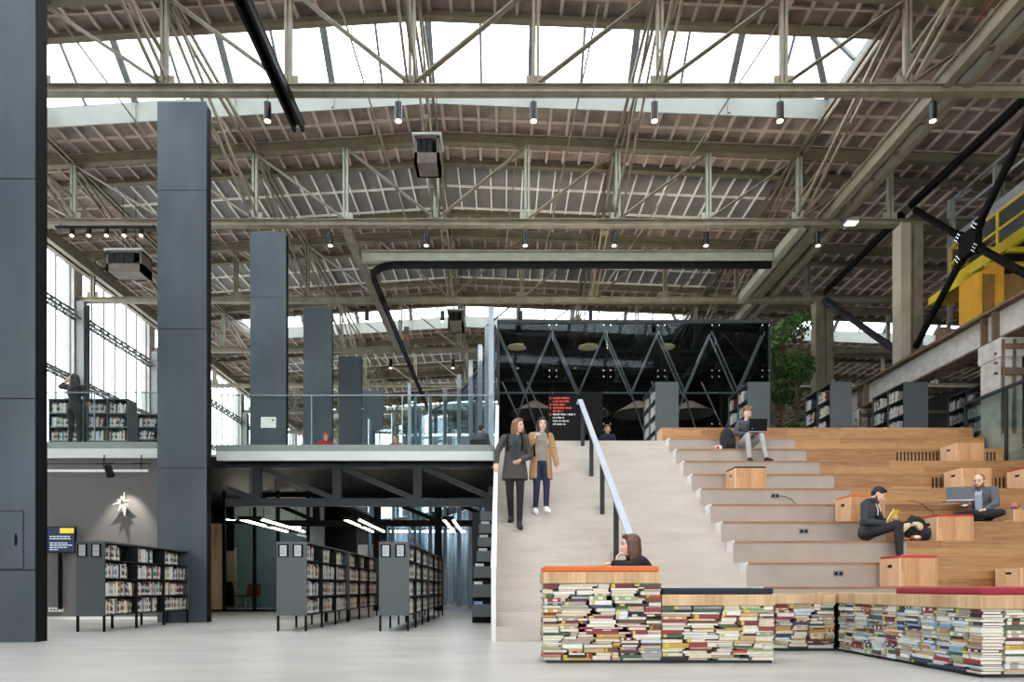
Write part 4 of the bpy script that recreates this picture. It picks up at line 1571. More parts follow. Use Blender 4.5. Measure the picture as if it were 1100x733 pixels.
def low_case(label, x0, x1, y0, y1, nb, seed, where, ss, tone=None, top_faces=True):
    """double-sided low bookcase whose +x side faces the stair"""
    zb, zt = .255, 1.45
    t = thing('bookcase', label, 'bookcase', ((x0 + x1) / 2, (y0 + y1) / 2, 0), 'low charcoal bookcases on the ground floor')
    th = .022
    MB().box(x0, x1, y0, y0 + th, zb, zt).build('end_panel', M['case'], t)
    MB().box(x0, x1, y1 - th, y1, zb, zt).build('end_panel', M['case'], t)
    MB().box(x0, x1, y0 + th, y1 - th, zt - th, zt).build('top_panel', M['case'], t)
    xm = (x0 + x1) / 2
    MB().box(xm - .01, xm + .01, y0 + th, y1 - th, zb, zt - th).build('back_panel', M['case_dark'], t)
    rh = (zt - zb - th) / 4
    for r in range(4):
        MB().box(x0 + .004, x1 - .004, y0 + th, y1 - th, zb + rh * r, zb + rh * r + .018).build('shelf', M['case_dark'], t)
    bl = (y1 - y0 - 2 * th) / nb
    for b in range(1, nb):
        yb = y0 + th + bl * b
        MB().box(xm + .01, x1 - .002, yb - .01, yb + .01, zb + .018, zt - th).build('divider', M['case_dark'], t)
        MB().box(x0 + .002, xm - .01, yb - .01, yb + .01, zb + .018, zt - th).build('divider', M['case_dark'], t)
    for b in range(nb + 1):
        yb = y0 + .018 + (y1 - y0 - .036) * b / nb
        for x in (x0 + .02, x1 - .02):
            MB().box(x - .016, x + .016, yb - .016, yb + .016, 0, zb).build('leg', M['black'], t)
    wd = x1 - x0
    for s in (.06, .54):
        f = MB().box(x0 + wd * s, x0 + wd * (s + .34), y0 - .012, y0, zt - .25, zt - .045).build('sign_holder', M['black'], t)
        MB().box(x0 + wd * (s + .06), x0 + wd * (s + .28), y0 - .014, y0 - .012, zt - .235, zt - .06).build('sheet', M['paper'], f)
        mb = MB()
        for q in range(7):
            zz = zt - .085 - q * .02
            mb.box(x0 + wd * (s + .08), x0 + wd * (s + (.2 if q % 3 == 2 else .26)), y0 - .015, y0 - .014, zz - .004, zz + .003)
        mb.build('print_lines', M['frame_grey'], f)
    rng = random.Random(seed)
    bays = {3: ('near bay', 'middle bay', 'far bay')}.get(nb, ['bay %d' % q for q in range(nb)])
    rows = ('bottom shelf', 'third shelf', 'second shelf', 'top shelf')
    for b in range(nb):
        for r in range(4):
            z = zb + rh * r + .018
            ya, ye = y0 + th + bl * b + .01, y0 + th + bl * (b + 1) - .01
            def place(u, w_, h_, d_, lean, z=z):
                c = V((x1 - .03 - d_ / 2, u + w_ / 2, z + h_ / 2 + .001))
                if not lean:
                    return mx(c, V((1, 0, 0)), V((0, 1, 0)), V((0, 0, 1)), d_, w_, h_)
                ey, ez = V((0, math.cos(lean), -math.sin(lean))), V((0, math.sin(lean), math.cos(lean)))
                c = V((x1 - .03 - d_ / 2, u, z + .001)) + ez * (h_ / 2) + ey * (w_ / 2) + V((0, 0, w_ * math.sin(lean)))
                return mx(c, V((1, 0, 0)), ey, ez, d_, w_, h_)
            if r == 3 and top_faces:
                # display shelf: a few covers facing out, a few books leaning
                fill_row(rng, ya, ye, z, rh - .02, place, '%s, %s, %s' % (rows[r], bays[b], where), ss / (y0 + bl * b) ** 2, tone, fullness=.55)
            else:
                fill_row(rng, ya, ye, z, rh - .02, place, '%s, %s, %s' % (rows[r], bays[b], where), ss / (y0 + bl * b) ** 2, tone, fullness=.88)
    return t


xa, xb = px(81.5, 10.9), px(112.5, 10.9)
low_case('charcoal bookcase by the paper star wall, ending at the tall pillar', xa, xb, 10.9, 13.82, 3, 11, 'case by star wall', 400)
xa, xb = px(297, 11.03), px(329.5, 11.03)
low_case('charcoal bookcase in the middle of the floor, nearer half of its row', xa, xb, 11.03, 14.0, 3, 12, 'front middle case', 200)
low_case('charcoal bookcase forming the farther half of the middle row', xa, xb, 14.1, 17.3, 3, 13, 'rear middle case', 110, [2, 11, 12, 10, 0])
xa, xb = px(407, 11.03), px(439.5, 11.03)
low_case('charcoal bookcase nearest the stairs, nearer half of its row', xa, xb, 11.03, 14.0, 3, 14, 'case beside the stairs', 60, [1, 9, 5, 7], False)
low_case('charcoal bookcase nearest the stairs, farther half of its row', xa, xb, 14.1, 17.4, 3, 15, 'rear case beside stairs', 40, [12, 10, 5], False)


def tall_case(label, x0, x1, y0, y1, seed, rowsn=5, zt=5.96, words=None, ss=20):
    """upstairs case whose -x side is open, end panel to the camera"""
    t = thing('bookcase', label, 'bookcase', ((x0 + x1) / 2, (y0 + y1) / 2, DECK), 'tall charcoal bookcases at the top of the tiers')
    th = .03
    z0 = DECK
    MB().box(x0, x1, y0, y0 + th, z0, zt).build('end_panel', M['case'], t)
    MB().box(x0, x1, y1 - th, y1, z0, zt).build('end_panel', M['case'], t)
    MB().box(x0, x1, y0 + th, y1 - th, zt - th, zt).build('top_panel', M['case'], t)
    MB().box(x1 - .3, x1 - .27, y0 + th, y1 - th, z0, zt - th).build('back_panel', M['case_dark'], t)
    rh = (zt - z0 - th) / rowsn
    for r in range(rowsn):
        MB().box(x0 + .004, x1 - .004, y0 + th, y1 - th, z0 + rh * r, z0 + rh * r + .02).build('shelf', M['case'], t)
    ym = (y0 + y1) / 2
    MB().box(x0 + .002, x1 - .3, ym - .012, ym + .012, z0 + .02, zt - th).build('divider', M['case'], t)
    rng = random.Random(seed)
    for r in range(rowsn):
        for hv, (ya, ye) in enumerate(((y0 + th, ym - .012), (ym + .012, y1 - th))):
            z = z0 + rh * r + .02
            def place(u, w_, h_, d_, lean, z=z, ya=ya, ye=ye):
                uu = ya + ye - u
                h_ = h_ * 1.15
                c = V((x0 + .03 + d_ / 2, uu - w_ / 2, z + h_ / 2 + .001))
                if not lean:
                    return mx(c, V((-1, 0, 0)), V((0, -1, 0)), V((0, 0, 1)), d_, w_, h_)
                ey, ez = V((0, -math.cos(lean), -math.sin(lean))), V((0, -math.sin(lean), math.cos(lean)))
                c = V((x0 + .03 + d_ / 2, uu, z + .001)) + ez * (h_ / 2) + ey * (w_ / 2) + V((0, 0, w_ * math.sin(lean)))
                return mx(c, V((-1, 0, 0)), ey, ez, d_, w_, h_)
            fill_row(rng, ya + .01, ye - .01, z, rh - .05, place, '%s row up, %s half, %s' % (ordn(r + 1), ('near', 'far')[hv], words), ss / y0 ** 2, [1, 0, 9, 15], fullness=(.55 if r == rowsn - 1 else .72))


for k, (a, b, lb) in enumerate([(704, 729, 'tall charcoal bookcase at the stair head, left of the oak bench end'), (803, 827, 'tall charcoal bookcase behind the laptop man on the top tier'),
                                (892, 915, 'tall charcoal bookcase before the olive column by the plant'), (971, 997, 'tall charcoal bookcase in front of the white crane beam'),
                                (1058.5, 1082, 'tall charcoal bookcase behind the smoky glass guard')]):
    tall_case(lb, px(a, 17.4), px(b, 17.4), 17.4, 18.9, 50 + k, 5, 5.96, ['case at the stair head', 'case behind laptop man', 'case by the plant', 'case before crane beam', 'case behind glass guard'][k])


def front_case(label, x0, x1, y0, dep, zt, nb, seed, words):
    """balcony case facing the camera"""
    t = thing('bookcase', label, 'bookcase', ((x0 + x1) / 2, y0 + dep / 2, DECK), 'bookcases on the left balcony')
    th = .025
    for a in (x0, x1 - th):
        MB().box(a, a + th, y0, y0 + dep, DECK, zt).build('end_panel', M['case'], t)
    MB().box(x0 + th, x1 - th, y0, y0 + dep, zt - th, zt).build('top_panel', M['case'], t)
    MB().box(x0 + th, x1 - th, y0 + dep - .02, y0 + dep, DECK, zt - th).build('back_panel', M['case_dark'], t)
    rh = (zt - DECK - th) / 4
    for r in range(4):
        MB().box(x0 + th, x1 - th, y0 + .003, y0 + dep - .02, DECK + rh * r, DECK + rh * r + .02).build('shelf', M['fin'], t)
    rng = random.Random(seed)
    bl = (x1 - x0 - 2 * th) / nb
    for b in range(nb):
        if b:
            MB().box(x0 + th + bl * b - .012, x0 + th + bl * b + .012, y0 + .002, y0 + dep - .02, DECK + .02, zt - th).build('divider', M['case'], t)
        for r in range(4):
            z = DECK + rh * r + .02
            def place(u, w_, h_, d_, lean, z=z):
                c = V((u + w_ / 2, y0 + .02 + d_ / 2, z + h_ / 2 + .001))
                ex, ey, ez = V((0, -1, 0)), V((1, 0, 0)), V((0, 0, 1))
                if lean:
                    ey, ez = V((math.cos(lean), 0, -math.sin(lean))), V((math.sin(lean), 0, math.cos(lean)))
                    c = V((u, y0 + .02 + d_ / 2, z + .001)) + ez * (h_ / 2) + ey * (w_ / 2) + V((0, 0, w_ * math.sin(lean)))
                return mx(c, ex, ey, ez, d_, w_, h_)
            fill_row(rng, x0 + th + bl * b + .015, x0 + th + bl * (b + 1) - .015, z, rh - .03, place, '%s row up, %s, %s' % (ordn(r + 1), 'bay %d' % (b + 1), words), 30 / y0 ** 2, [1, 9, 6, 15, 5, 7], fullness=.95)


front_case('charcoal balcony bookcase left of the woman with raised arm', px(52, 16.7), px(90, 16.7), 16.7, .42, 5.34, 1, 71, 'left balcony case')
front_case('charcoal balcony bookcase right of the woman with raised arm', px(93, 16.7), px(137.5, 16.7), 16.7, .42, 5.34, 2, 72, 'right balcony case')
front_case('lower balcony bookcase partly hidden by the tall pillar', px(147, 18), px(192, 18), 18, .4, 5.3, 2, 73, 'rear balcony case')
SH.flush(300, 'library_book', 'library_books', 'the many further upright library books on all the shelves')

# ------------------------------------------------------------------ book benches
BS = Shelf()


def skyline(rng, length, height, emit_, c_pick):
    """dry-stone packing of lying books: find a low spot, let books overlap the joints below"""
    n = int(length / .01)
    sky = [0.0] * n
    out = []
    for _ in range(3000):
        lo = min(sky)
        if lo > height - .012:
            break
        i = rng.choice([k for k in range(n) if sky[k] <= lo + .002])
        best = None
        for _t in range(90):
            wd = min(n, rng.choice((15, 17, 19, 21, 23, 25, 27, 29, 32)))
            a = max(0, min(n - wd, i - rng.randrange(wd)))
            base = max(sky[a:a + wd])
            waste = sum(base - q for q in sky[a:a + wd]) / wd
            edge = 0
            for g in (a, n - a - wd):
                if 0 < g < 9:
                    edge = .02
            sc_ = waste + edge + rng.uniform(0, .002)
            if base < height - .011 and (best is None or sc_ < best[0]):
                best = (sc_, a, wd, base)
        if best is None or best[0] > .0045:
            # plug the hole with a narrow book or leave it dark
            a = i
            while a > 0 and abs(sky[a - 1] - sky[i]) < .004:
                a -= 1
            b = i + 1
            while b < n and abs(sky[b] - sky[i]) < .004:
                b += 1
            base, wd = max(sky[a:b]), b - a
            if wd < 6:
                nb_ = [sky[q] for q in (a - 1, b) if 0 <= q < n]
                for q in range(a, b):
                    sky[q] = max(min(nb_) if nb_ else base, base + .006)
                continue
            while wd > 34:
                wd = wd // 2
            best = (0, a, wd, base)
        _s, a, wd, base = best
        th = min(rng.choice((.013, .016, .019, .019, .022, .025, .028, .031, .036, .043)), height - base)
        if height - base - th < .013:
            th = height - base
        out.append((a * .01, wd * .01, base, th))
        for q in range(a, a + wd):
            sky[q] = base + th
    for (u, w_, z, th) in out:
        emit_(u + .002, w_ - .004, z, max(.007, th - .0025), rng)


def wall_of_books(seed, length, z0, z1, fr, words, group, near, pick, jag=.028):
    """fr(u, depth) -> world xy point; books show their long side outward"""
    rng = random.Random(seed)
    found = []
    skyline(rng, length, z1 - z0, lambda u, w_, z, th, r: found.append((u, w_, z, th)), pick)
    found.sort(key=lambda q: (int(q[2] / .05), q[0]))
    cnt = {}
    for (u, w_, z, th) in found:
        row = int(z / .05)
        cnt[row] = cnt.get(row, 0) + 1
        c = rng.choice(pick)
        dep = rng.uniform(.15, .19)
        setb = rng.uniform(0, jag)
        ctr, out_, along = fr(u + w_ / 2, setb + dep / 2)
        ctr = V((ctr[0], ctr[1], z0 + z + th / 2))
        spine = rng.random() < .7
        ex = out_ if spine else -out_
        ez = along
        tw = rng.gauss(0, .022)
        ex, ez = ex * math.cos(tw) + ez * math.sin(tw), ez * math.cos(tw) - ex * math.sin(tw)
        ey = ez.cross(ex)
        lab = '%s book lying flat, %s from left, %s layer up, %s' % (BOOKC[c][0], ordn(cnt[row]), ordn(row + 1), words) if words else None
        BS.put(mx(ctr, ex, ey, ez, dep, th, w_), c, rng.choice((0, 1, 2, 0)) if spine else 0, lab, group, near)


FB = D0 and 6.33
bx0, bxm, bx1 = px(583.5, FB), px(711, FB), px(833, FB)
WARM = [0, 0, 0, 1, 1, 2, 2, 3, 4, 9, 13, 5, 6, 10, 11, 14, 7, 0, 1, 15, 2, 9, 14, 3, 5, 6]
COOL = [1, 1, 15, 15, 8, 8, 7, 9, 0, 5, 10, 13, 3, 15, 2, 6, 12, 9, 7, 14, 1]
X1, Y1 = V((1, 0, 0)), V((0, 1, 0))
t = thing('book_bench', 'taller and lower bench of stacked books with orange and dark cushions', 'bench', ((bx0 + bx1) / 2, FB, 0))
zt1, zt2 = pz(627, FB), pz(651, FB)
MB().box(bx0 + .04, bx1 - .02, FB + .03, FB + .6, 0, .03).build('plinth', M['post'], t)
MB().box(bx0 + .25, bxm - .25, FB + .245, FB + .5, .03, zt1).build('core', M['black'], t)
MB().box(bxm - .25, bx1 - .02, FB + .245, FB + .5, .03, zt2).build('core', M['black'], t)
MB().box(bx0, bxm, FB - .005, FB + .6, zt1, pz(615, FB)).build('seat_slab', M['oak_slab'], t, bevel=.004, seg=1)
MB().box(bxm + .002, bx1, FB - .005, FB + .6, zt2, pz(639, FB)).build('seat_slab', M['oak_slab'], t, bevel=.004, seg=1)
tag(MB().box(bx0 + .01, bxm - .02, FB + .02, FB + .56, pz(615, FB), pz(608, FB)).build('seat_cushion', M['orange'], t, bevel=.02, seg=3, smooth=True), 'orange felt cushion')
tag(MB().box(bxm + .01, bx1 - .01, FB + .02, FB + .56, pz(639, FB), pz(632, FB)).build('seat_cushion', M['navy'], t, bevel=.02, seg=3, smooth=True), 'dark navy felt cushion')
G1 = 'books stacked flat in the benches'
wall_of_books(101, bxm - bx0, .03, zt1, lambda u, q: ((bx0 + u, FB + q), -Y1, X1), 'orange-topped bench', G1, 10, WARM)
wall_of_books(102, bx1 - bxm - .004, .03, zt2, lambda u, q: ((bxm + .004 + u, FB + q), -Y1, X1), 'dark-topped bench', G1, 9.9, WARM)
wall_of_books(103, .36, .03, zt1, lambda u, q: ((bx0 + q, FB + .595 - u), -X1, -Y1), None, G1, 0, WARM)

SBY = 7.55
sx0, sx1 = bx1 - .3, px(898.5, SBY)
t = thing('book_bench', 'set-back middle bench of stacked books under a bare oak slab', 'bench', ((sx0 + sx1) / 2, SBY, 0))
zs0, zs1 = pz(649, SBY), pz(639, SBY)
MB().box(sx0, sx1, SBY + .03, SBY + .5, 0, .03).build('plinth', M['post'], t)
MB().box(sx0 + .02, sx1 + .2, SBY + .245, SBY + .5, .03, zs0).build('core', M['black'], t)
MB().box(sx0, sx1 - .01, SBY - .005, SBY + .55, zs0, zs1).build('seat_slab', M['oak_slab'], t, bevel=.004, seg=1)
wall_of_books(104, sx1 - sx0 - .02, .03, zs0, lambda u, q: ((sx0 + .01 + u, SBY + q), -Y1, X1), 'middle bench', G1, 5, WARM)

RY = 5.29
rx0 = px(1053, RY)
rx1 = rx0 + 1.5
t = thing('book_bench', 'right-hand bench of stacked books with long crimson cushion', 'bench', ((rx0 + rx1) / 2, RY, 0))
zr0, zr1 = pz(655, RY), pz(639, RY)
zr0 = .535
MB().box(rx0 + .04, rx1, RY + .04, 8.1, 0, .03).build('plinth', M['post'], t)
MB().box(rx0 + .25, rx1 - .02, RY + .29, 8.0, .03, zr0).build('core', M['black'], t)
MB().box(rx0 - .004, rx0 + .6, RY - .004, 8.1, zr0, .645).build('seat_slab', M['oak_slab_y'], t, bevel=.004, seg=1)
MB().box(rx0 + .602, rx1, RY - .004, RY + .6, zr0, .645).build('seat_slab', M['oak_slab'], t, bevel=.004, seg=1)
mb = MB().box(rx0 + .02, rx0 + .58, RY + .02, 6.47, .645, .706)
tag(mb.build('seat_cushion', M['crimson'], t, bevel=.02, seg=3, smooth=True), 'crimson felt cushion')
tag(MB().box(rx0 + .6, rx1 - .02, RY + .02, RY + .58, .645, .706).build('seat_cushion', M['crimson'], t, bevel=.02, seg=3, smooth=True), 'crimson felt cushion')
wall_of_books(106, .36, .03, zr0, lambda u, q: ((rx0 + .2 + u, RY + q), -Y1, X1), 'front of crimson bench', G1, 8, WARM)
wall_of_books(107, .9, .03, zr0, lambda u, q: ((rx0 + .57 + u, RY + q + .03), -Y1, X1), None, G1, 1, WARM)
L_ = 7.54 - RY
wall_of_books(105, L_, .03, zr0, lambda u, q: ((rx0 + q, 7.54 - u), -X1, -Y1), 'side of crimson bench', G1, 7, COOL, .02)
BS.flush(300, 'stacked_book', 'bench_books', 'the remaining books stacked flat in the benches, farther from the camera')
# ------------------------------------------------------------------ people
SKIN = {'light': mat('skin_light', '#e3b79c', .55, 0, .04, 20), 'fair': mat('skin_fair', '#ecc4ab', .55, 0, .04, 20), 'tan': mat('skin_tan', '#d6a583', .55, 0, .04, 20)}
M['eye'] = mat('eye_dark', '#2a1d18', .3)
M['beard'] = hairmat('beard_brown', '#6f5445') if 'hairmat' in globals() else mat('beard_brown', '#6f5445', .8)
M['lips'] = mat('lips', '#b06a5e', .5)


def cloth(name, c, var=.12):
    return mat(name, c, .9, 0, var, 14)


def hairmat(name, c):
    return mat(name, c, .55, 0, .28, 9, (6, 6, .8))


def remesh(mb, name, m, parent, vox, sm=3):
    o = mb.build(name, m, parent)
    r = o.modifiers.new('r', 'REMESH')
    r.mode = 'VOXEL'
    r.voxel_size = vox
    r.use_smooth_shade = True
    s = o.modifiers.new('s', 'SMOOTH')
    s.factor = .5
    s.iterations = sm
    dg = bpy.context.evaluated_depsgraph_get()
    me = bpy.data.meshes.new_from_object(o.evaluated_get(dg))
    o.modifiers.clear()
    old = o.data
    o.data = me
    me.name = name
    if not me.materials:
        me.materials.append(m)
    bpy.data.meshes.remove(old)
    me.polygons.foreach_set('use_smooth', [True] * len(me.polygons))
    return o


def frame(d, up=V((0, 0, 1))):
    d = V(d).normalized()
    l = up.cross(d)
    if l.length < 1e-4:
        l = V((1, 0, 0))
    l.normalize()
    return d, l, d.cross(l).normalized()


STAND = dict(pel=(0, 0, .94), wai=(0, .01, 1.10), che=(0, 0, 1.27), nek=(0, -.005, 1.43), hed=(0, .025, 1.575),
             shL=(.165, 0, 1.385), elL=(.215, -.03, 1.10), wrL=(.21, .06, .87), shR=(-.165, 0, 1.385), elR=(-.215, -.03, 1.10), wrR=(-.21, .06, .87),
             hiL=(.085, 0, .90), knL=(.095, .03, .49), anL=(.09, -.02, .085), toL=(.10, .14, .025), hiR=(-.085, 0, .90), knR=(-.095, .03, .49), anR=(-.09, -.02, .085), toR=(-.10, .14, .025))


def person(label, base, heading, pose, skin, hair, hair_c, top_c, leg_c=None, shoe_c=None, look=(0, 1, 0), S=1.0, coat=None, hood=None, female=True,
           hands=None, vox=.009, fist=.9, legs=True, beard=False, group=None, sleeve_to=1.0, feet=True, lift=.018, gap=0):
    a = math.radians(heading)
    fw = V((math.sin(a), math.cos(a), 0))
    lf = V((-math.cos(a), math.sin(a), 0))
    up = V((0, 0, 1))
    base = V(base) + V((0, 0, lift))

    def W(p):
        return base + (lf * p[0] + fw * p[1] + up * p[2]) * S

    def D(p):
        return (lf * p[0] + fw * p[1] + up * p[2])
    J = dict(STAND)
    J.update(pose)
    P = {k: W(v) for k, v in J.items()}
    hd, hl, hu = frame(D(look))
    # ---- body
    mb = MB()
    sd, sl, su = frame(P['nek'] - P['pel'], fw)      # along the spine
    side = (P['shL'] - P['shR']).normalized()
    hips = (P['hiL'] - P['hiR']).normalized()
    bw = .95 if female else 1.08

    def front(spine, s):
        return s.cross(spine).normalized()
    spine_l = (P['wai'] - P['pel']).normalized()
    spine_u = (P['nek'] - P['wai']).normalized()
    fl, fu = front(spine_l, hips), front(spine_u, side)

    def torso(m, ex, wa=1.):
        m.ell(P['pel'], ((.148 + ex) * S * bw * wa, (.105 + ex) * S, (.125 + ex) * S), (hips, fl, spine_l), 16)
        m.ell(P['wai'], ((.128 + ex) * S * bw * wa, (.092 + ex) * S, (.15 + ex) * S), (side, fu, spine_u), 16)
        m.ell(P['che'], ((.152 + ex) * S * bw, (.105 + ex) * S, (.165 + ex) * S), (side, fu, spine_u), 16)
        m.cap(P['shL'] - side * .02 * S, P['shR'] + side * .02 * S, (.052 + ex) * S, (.052 + ex) * S)
        if female:
            for q in (-1, 1):
                m.ell(P['che'] + side * (.065 * q * S) + fu * .07 * S - spine_u * .01 * S, ((.06 + ex) * S,) * 3, None, 10)
    torso(mb, 0)
    mb.cap(P['nek'] - spine_u * .05 * S, P['hed'] - hu * .05 * S - hd * .01 * S, .058 * S, .052 * S)
    hc = P['hed']

    def hp(l, f, u):
        return hc + (hl * l + hd * f + hu * u) * S
    hax = (hl, hd, hu)
    mb.ell(hp(0, -.008, .03), (.074 * S, .094 * S, .088 * S), hax, 20)
    mb.ell(hp(0, .018, -.03), (.06 * S, .07 * S, .075 * S), hax, 16)
    mb.ell(hp(0, .05, -.082), (.03 * S, .03 * S, .025 * S), hax, 10)
    mb.cap(hp(0, .085, .02), hp(0, .104, -.018), .009 * S, .014 * S, 8)
    mb.ell(hp(0, .066, .036), (.052 * S, .022 * S, .014 * S), hax, 10)
    mb.ell(hp(0, .078, -.05), (.024 * S, .012 * S, .012 * S), hax, 10)
    for q in (-1, 1):
        mb.ell(hp(.075 * q, -.012, -.005), (.012 * S, .02 * S, .032 * S), hax, 10)
        mb.ell(hp(.042 * q, .05, -.022), (.024 * S, .026 * S, .022 * S), hax, 10)
    hands = hands or {}
    for s in 'LR':
        sh, el, wr = P['sh' + s], P['el' + s], P['wr' + s]
        q = 1 if s == 'L' else -1
        mb.cap(sh, el, .047 * S, .037 * S)
        mb.cap(el, wr, .038 * S, .026 * S)
        h = hands.get(s, {})
        d = D(h['d']).normalized() if 'd' in h else (wr - el).normalized()
        n = D(h['n']).normalized() if 'n' in h else (-lf * q)
        n = (n - d * n.dot(d)).normalized()
        w_ = d.cross(n) * (1 if s == 'L' else -1)     # towards the thumb
        curl = h.get('curl', fist)
        # palm
        pal = wr + d * .045 * S
        mb.ell(pal, (.04 * S, .05 * S, .017 * S), (w_, d, n), 12)
        for i, ln in enumerate((.064, .072, .068, .054)):
            o = pal + w_ * ((.029 - i * .0195) * S) + d * .036 * S
            dd, r = d.copy(), .0092 * S
            for seg, fr_ in enumerate((.45, .32, .23)):
                ang = curl * (.55, .8, .6)[seg]
                dd = (Matrix.Rotation(ang * (1 if d.cross(n).dot(d.cross(n)) else 1), 3, d.cross(n)) @ dd).normalized()
                e = o + dd * ln * fr_ * 1.25 * S
                mb.cap(o, e, r, r * .9, 8)
                o, r = e, r * .9
        o = wr + d * .025 * S + w_ * .028 * S
        e = o + (d * .6 + w_ * .75 + n * .25).normalized() * .038 * S
        e2 = e + (d * .9 + w_ * .2 + n * .45 * curl).normalized() * .032 * S
        mb.cap(o, e, .013 * S, .011 * S, 8)
        mb.cap(e, e2, .011 * S, .009 * S, 8)
        if legs:
            hi, kn, an, to = P['hi' + s], P['kn' + s], P['an' + s], P['to' + s]
            mb.cap(hi, kn, .078 * S, .052 * S, 12)
            mb.cap(kn, an, .05 * S, .034 * S, 12)
            mb.cap(kn.lerp(an, .14), kn.lerp(an, .5), .051 * S, .046 * S, 10)
            mb.cap(an - up * .02 * S, to, .034 * S, .026 * S)
    body = remesh(mb, 'person', SKIN[skin], None, vox)
    tag(body, label, 'person', group)
    cm = cloth('cloth_top', top_c)
    # ---- face details
    for q in (-1, 1):
        MB().ell(hp(.031 * q, .079, .012), (.013 * S, .008 * S, .0075 * S), hax, 10).build('eye', M['eye'], body, smooth=True)
        MB().cap(hp(.017 * q, .088, .034), hp(.047 * q, .074, .036), .0048 * S, .0035 * S, 6).build('eyebrow', hair_c, body, smooth=True)
    MB().ell(hp(0, .087, -.052), (.022 * S, .007 * S, .0075 * S), hax, 10).build('mouth', M['lips'], body, smooth=True)
    # ---- top
    ex = .016
    mb = MB()
    if gap:
        mb.ell(P['che'], ((.152 + ex) * S * bw, (.105 + ex) * S, (.165 + ex) * S), (side, fu, spine_u), 16)
        mb.cap(P['shL'] - side * .02 * S, P['shR'] + side * .02 * S, (.052 + ex) * S, (.052 + ex) * S)
    else:
        torso(mb, ex, 1.0)
    for s in 'LR':
        sh, el, wr = P['sh' + s], P['el' + s], P['wr' + s]
        mb.cap(sh, el, (.05 + ex) * S, (.04 + ex) * S)
        mb.cap(el, el.lerp(wr, .93 * sleeve_to), (.041 + ex) * S, (.031 + ex * .8) * S)
    mb.cap(P['nek'] - spine_u * .06 * S, P['nek'] + spine_u * .012 * S, .075 * S, .062 * S)
    if coat:
        n = 20
        rs = []
        for (f_, u_, rx_, ry_) in coat:
            c = W((0, f_, u_))
            if gap:
                aa = [math.pi / 2 + gap + (2 * math.pi - 2 * gap) * k / n for k in range(n + 1)]
                rs.append([c + (lf * math.cos(t_) * rx_ + fw * math.sin(t_) * ry_) * S for t_ in aa] + [c + (lf * math.cos(t_) * (rx_ - .03) + fw * math.sin(t_) * (ry_ - .03)) * S for t_ in reversed(aa)])
            else:
                rs.append([c + (lf * math.cos(2 * math.pi * k / n) * rx_ + fw * math.sin(2 * math.pi * k / n) * ry_) * S for k in range(n)])
        mb.rings(rs)
    remesh(mb, 'coat' if coat else 'jacket', cm, body, vox * 1.15)
    if hood:
        mb = MB()
        c = P['nek'] - fu * .07 * S + spine_u * .0 * S
        for q in range(-4, 5):
            t_ = q / 4 * 2.0
            mb.ell(P['nek'] + spine_u * (-.01 + .01 * abs(q)) * S + (side * math.sin(t_) * .085 - fu * math.cos(t_) * .085) * S, (.042 * S, .042 * S, .045 * S), None, 10)
        remesh(mb, 'hood', cm, body, vox * 1.2)
    # ---- trousers, shoes
    if legs and leg_c:
        mb = MB()
        mb.ell(P['pel'] - spine_l * .03 * S, (.16 * S * bw, .12 * S, .115 * S), (hips, fl, spine_l), 16)
        for s in 'LR':
            hi, kn, an = P['hi' + s], P['kn' + s], P['an' + s]
            mb.cap(hi, kn, .09 * S, .063 * S, 12)
            mb.cap(kn, an.lerp(kn, .08), .062 * S, .047 * S, 12)
        remesh(mb, 'trousers', cloth('cloth_trousers', leg_c), body, vox * 1.15)
    if legs and shoe_c and feet:
        for s in 'LR':
            an, to = P['an' + s], P['to' + s]
            dd = (to - an)
            dd.z = dd.z * .9
            mb = MB()
            heel = an - up * .045 * S - dd.normalized() * .03 * S
            toe = to + dd.normalized() * .02 * S
            mb.cap(heel, toe, .046 * S, .042 * S)
            mb.cap(an, to, .047 * S, .042 * S)
            mb.cap(an + up * .025 * S, an - up * .03 * S, .046 * S, .047 * S)
            remesh(mb, 'shoe', cloth('shoe_' + s, shoe_c, .05), body, vox)
    # ---- hair
    mb = MB()
    if hair == 'short':
        mb.ell(hp(0, -.02, .05), (.082 * S, .098 * S, .08 * S), hax, 18)
        mb.ell(hp(0, -.055, .01), (.074 * S, .06 * S, .08 * S), hax, 14)
        mb.ell(hp(0, .035, .1), (.055 * S, .045 * S, .026 * S), hax, 12)
    elif hair == 'curly':
        rr_ = random.Random(4)
        for _ in range(40):
            t_, f_ = rr_.uniform(0, 6.28), rr_.uniform(.15, 1.5)
            mb.ell(hp(.08 * math.cos(t_) * math.sin(f_), -.02 + .095 * math.sin(t_) * math.sin(f_), .05 + .085 * math.cos(f_)), (.026 * S,) * 3, None, 8)
        mb.ell(hp(0, -.025, .05), (.078 * S, .092 * S, .08 * S), hax, 16)
    elif hair == 'balding':
        mb.ell(hp(0, -.05, .02), (.081 * S, .062 * S, .075 * S), hax, 16)
        for q in (-1, 1):
            mb.ell(hp(.066 * q, -.02, .02), (.016 * S, .05 * S, .04 * S), hax, 10)
        mb.ell(hp(0, -.03, .05), (.077 * S, .088 * S, .074 * S), hax, 16)
    else:
        ln = {'shoulder': .2, 'long': .30}[hair]
        mb.ell(hp(0, -.022, .045), (.086 * S, .098 * S, .085 * S), hax, 18)
        mb.ell(hp(0, .04, .098), (.06 * S, .045 * S, .03 * S), hax, 12)
        for k in range(-6, 7):
            t_ = k / 6 * 2.0
            p = hp(math.sin(t_) * .075, -.015 - math.cos(t_) * .072, .04)
            dn = -up * .8 - hu * .2
            e = p + dn * ln * S * (1 - .12 * (k % 2)) + (lf * math.sin(t_) * .02) * S
            e = e - fu * .012 * S
            mb.cap(p, p.lerp(e, .6), .03 * S, .033 * S, 8)
            mb.cap(p.lerp(e, .6), e, .033 * S, .018 * S, 8)
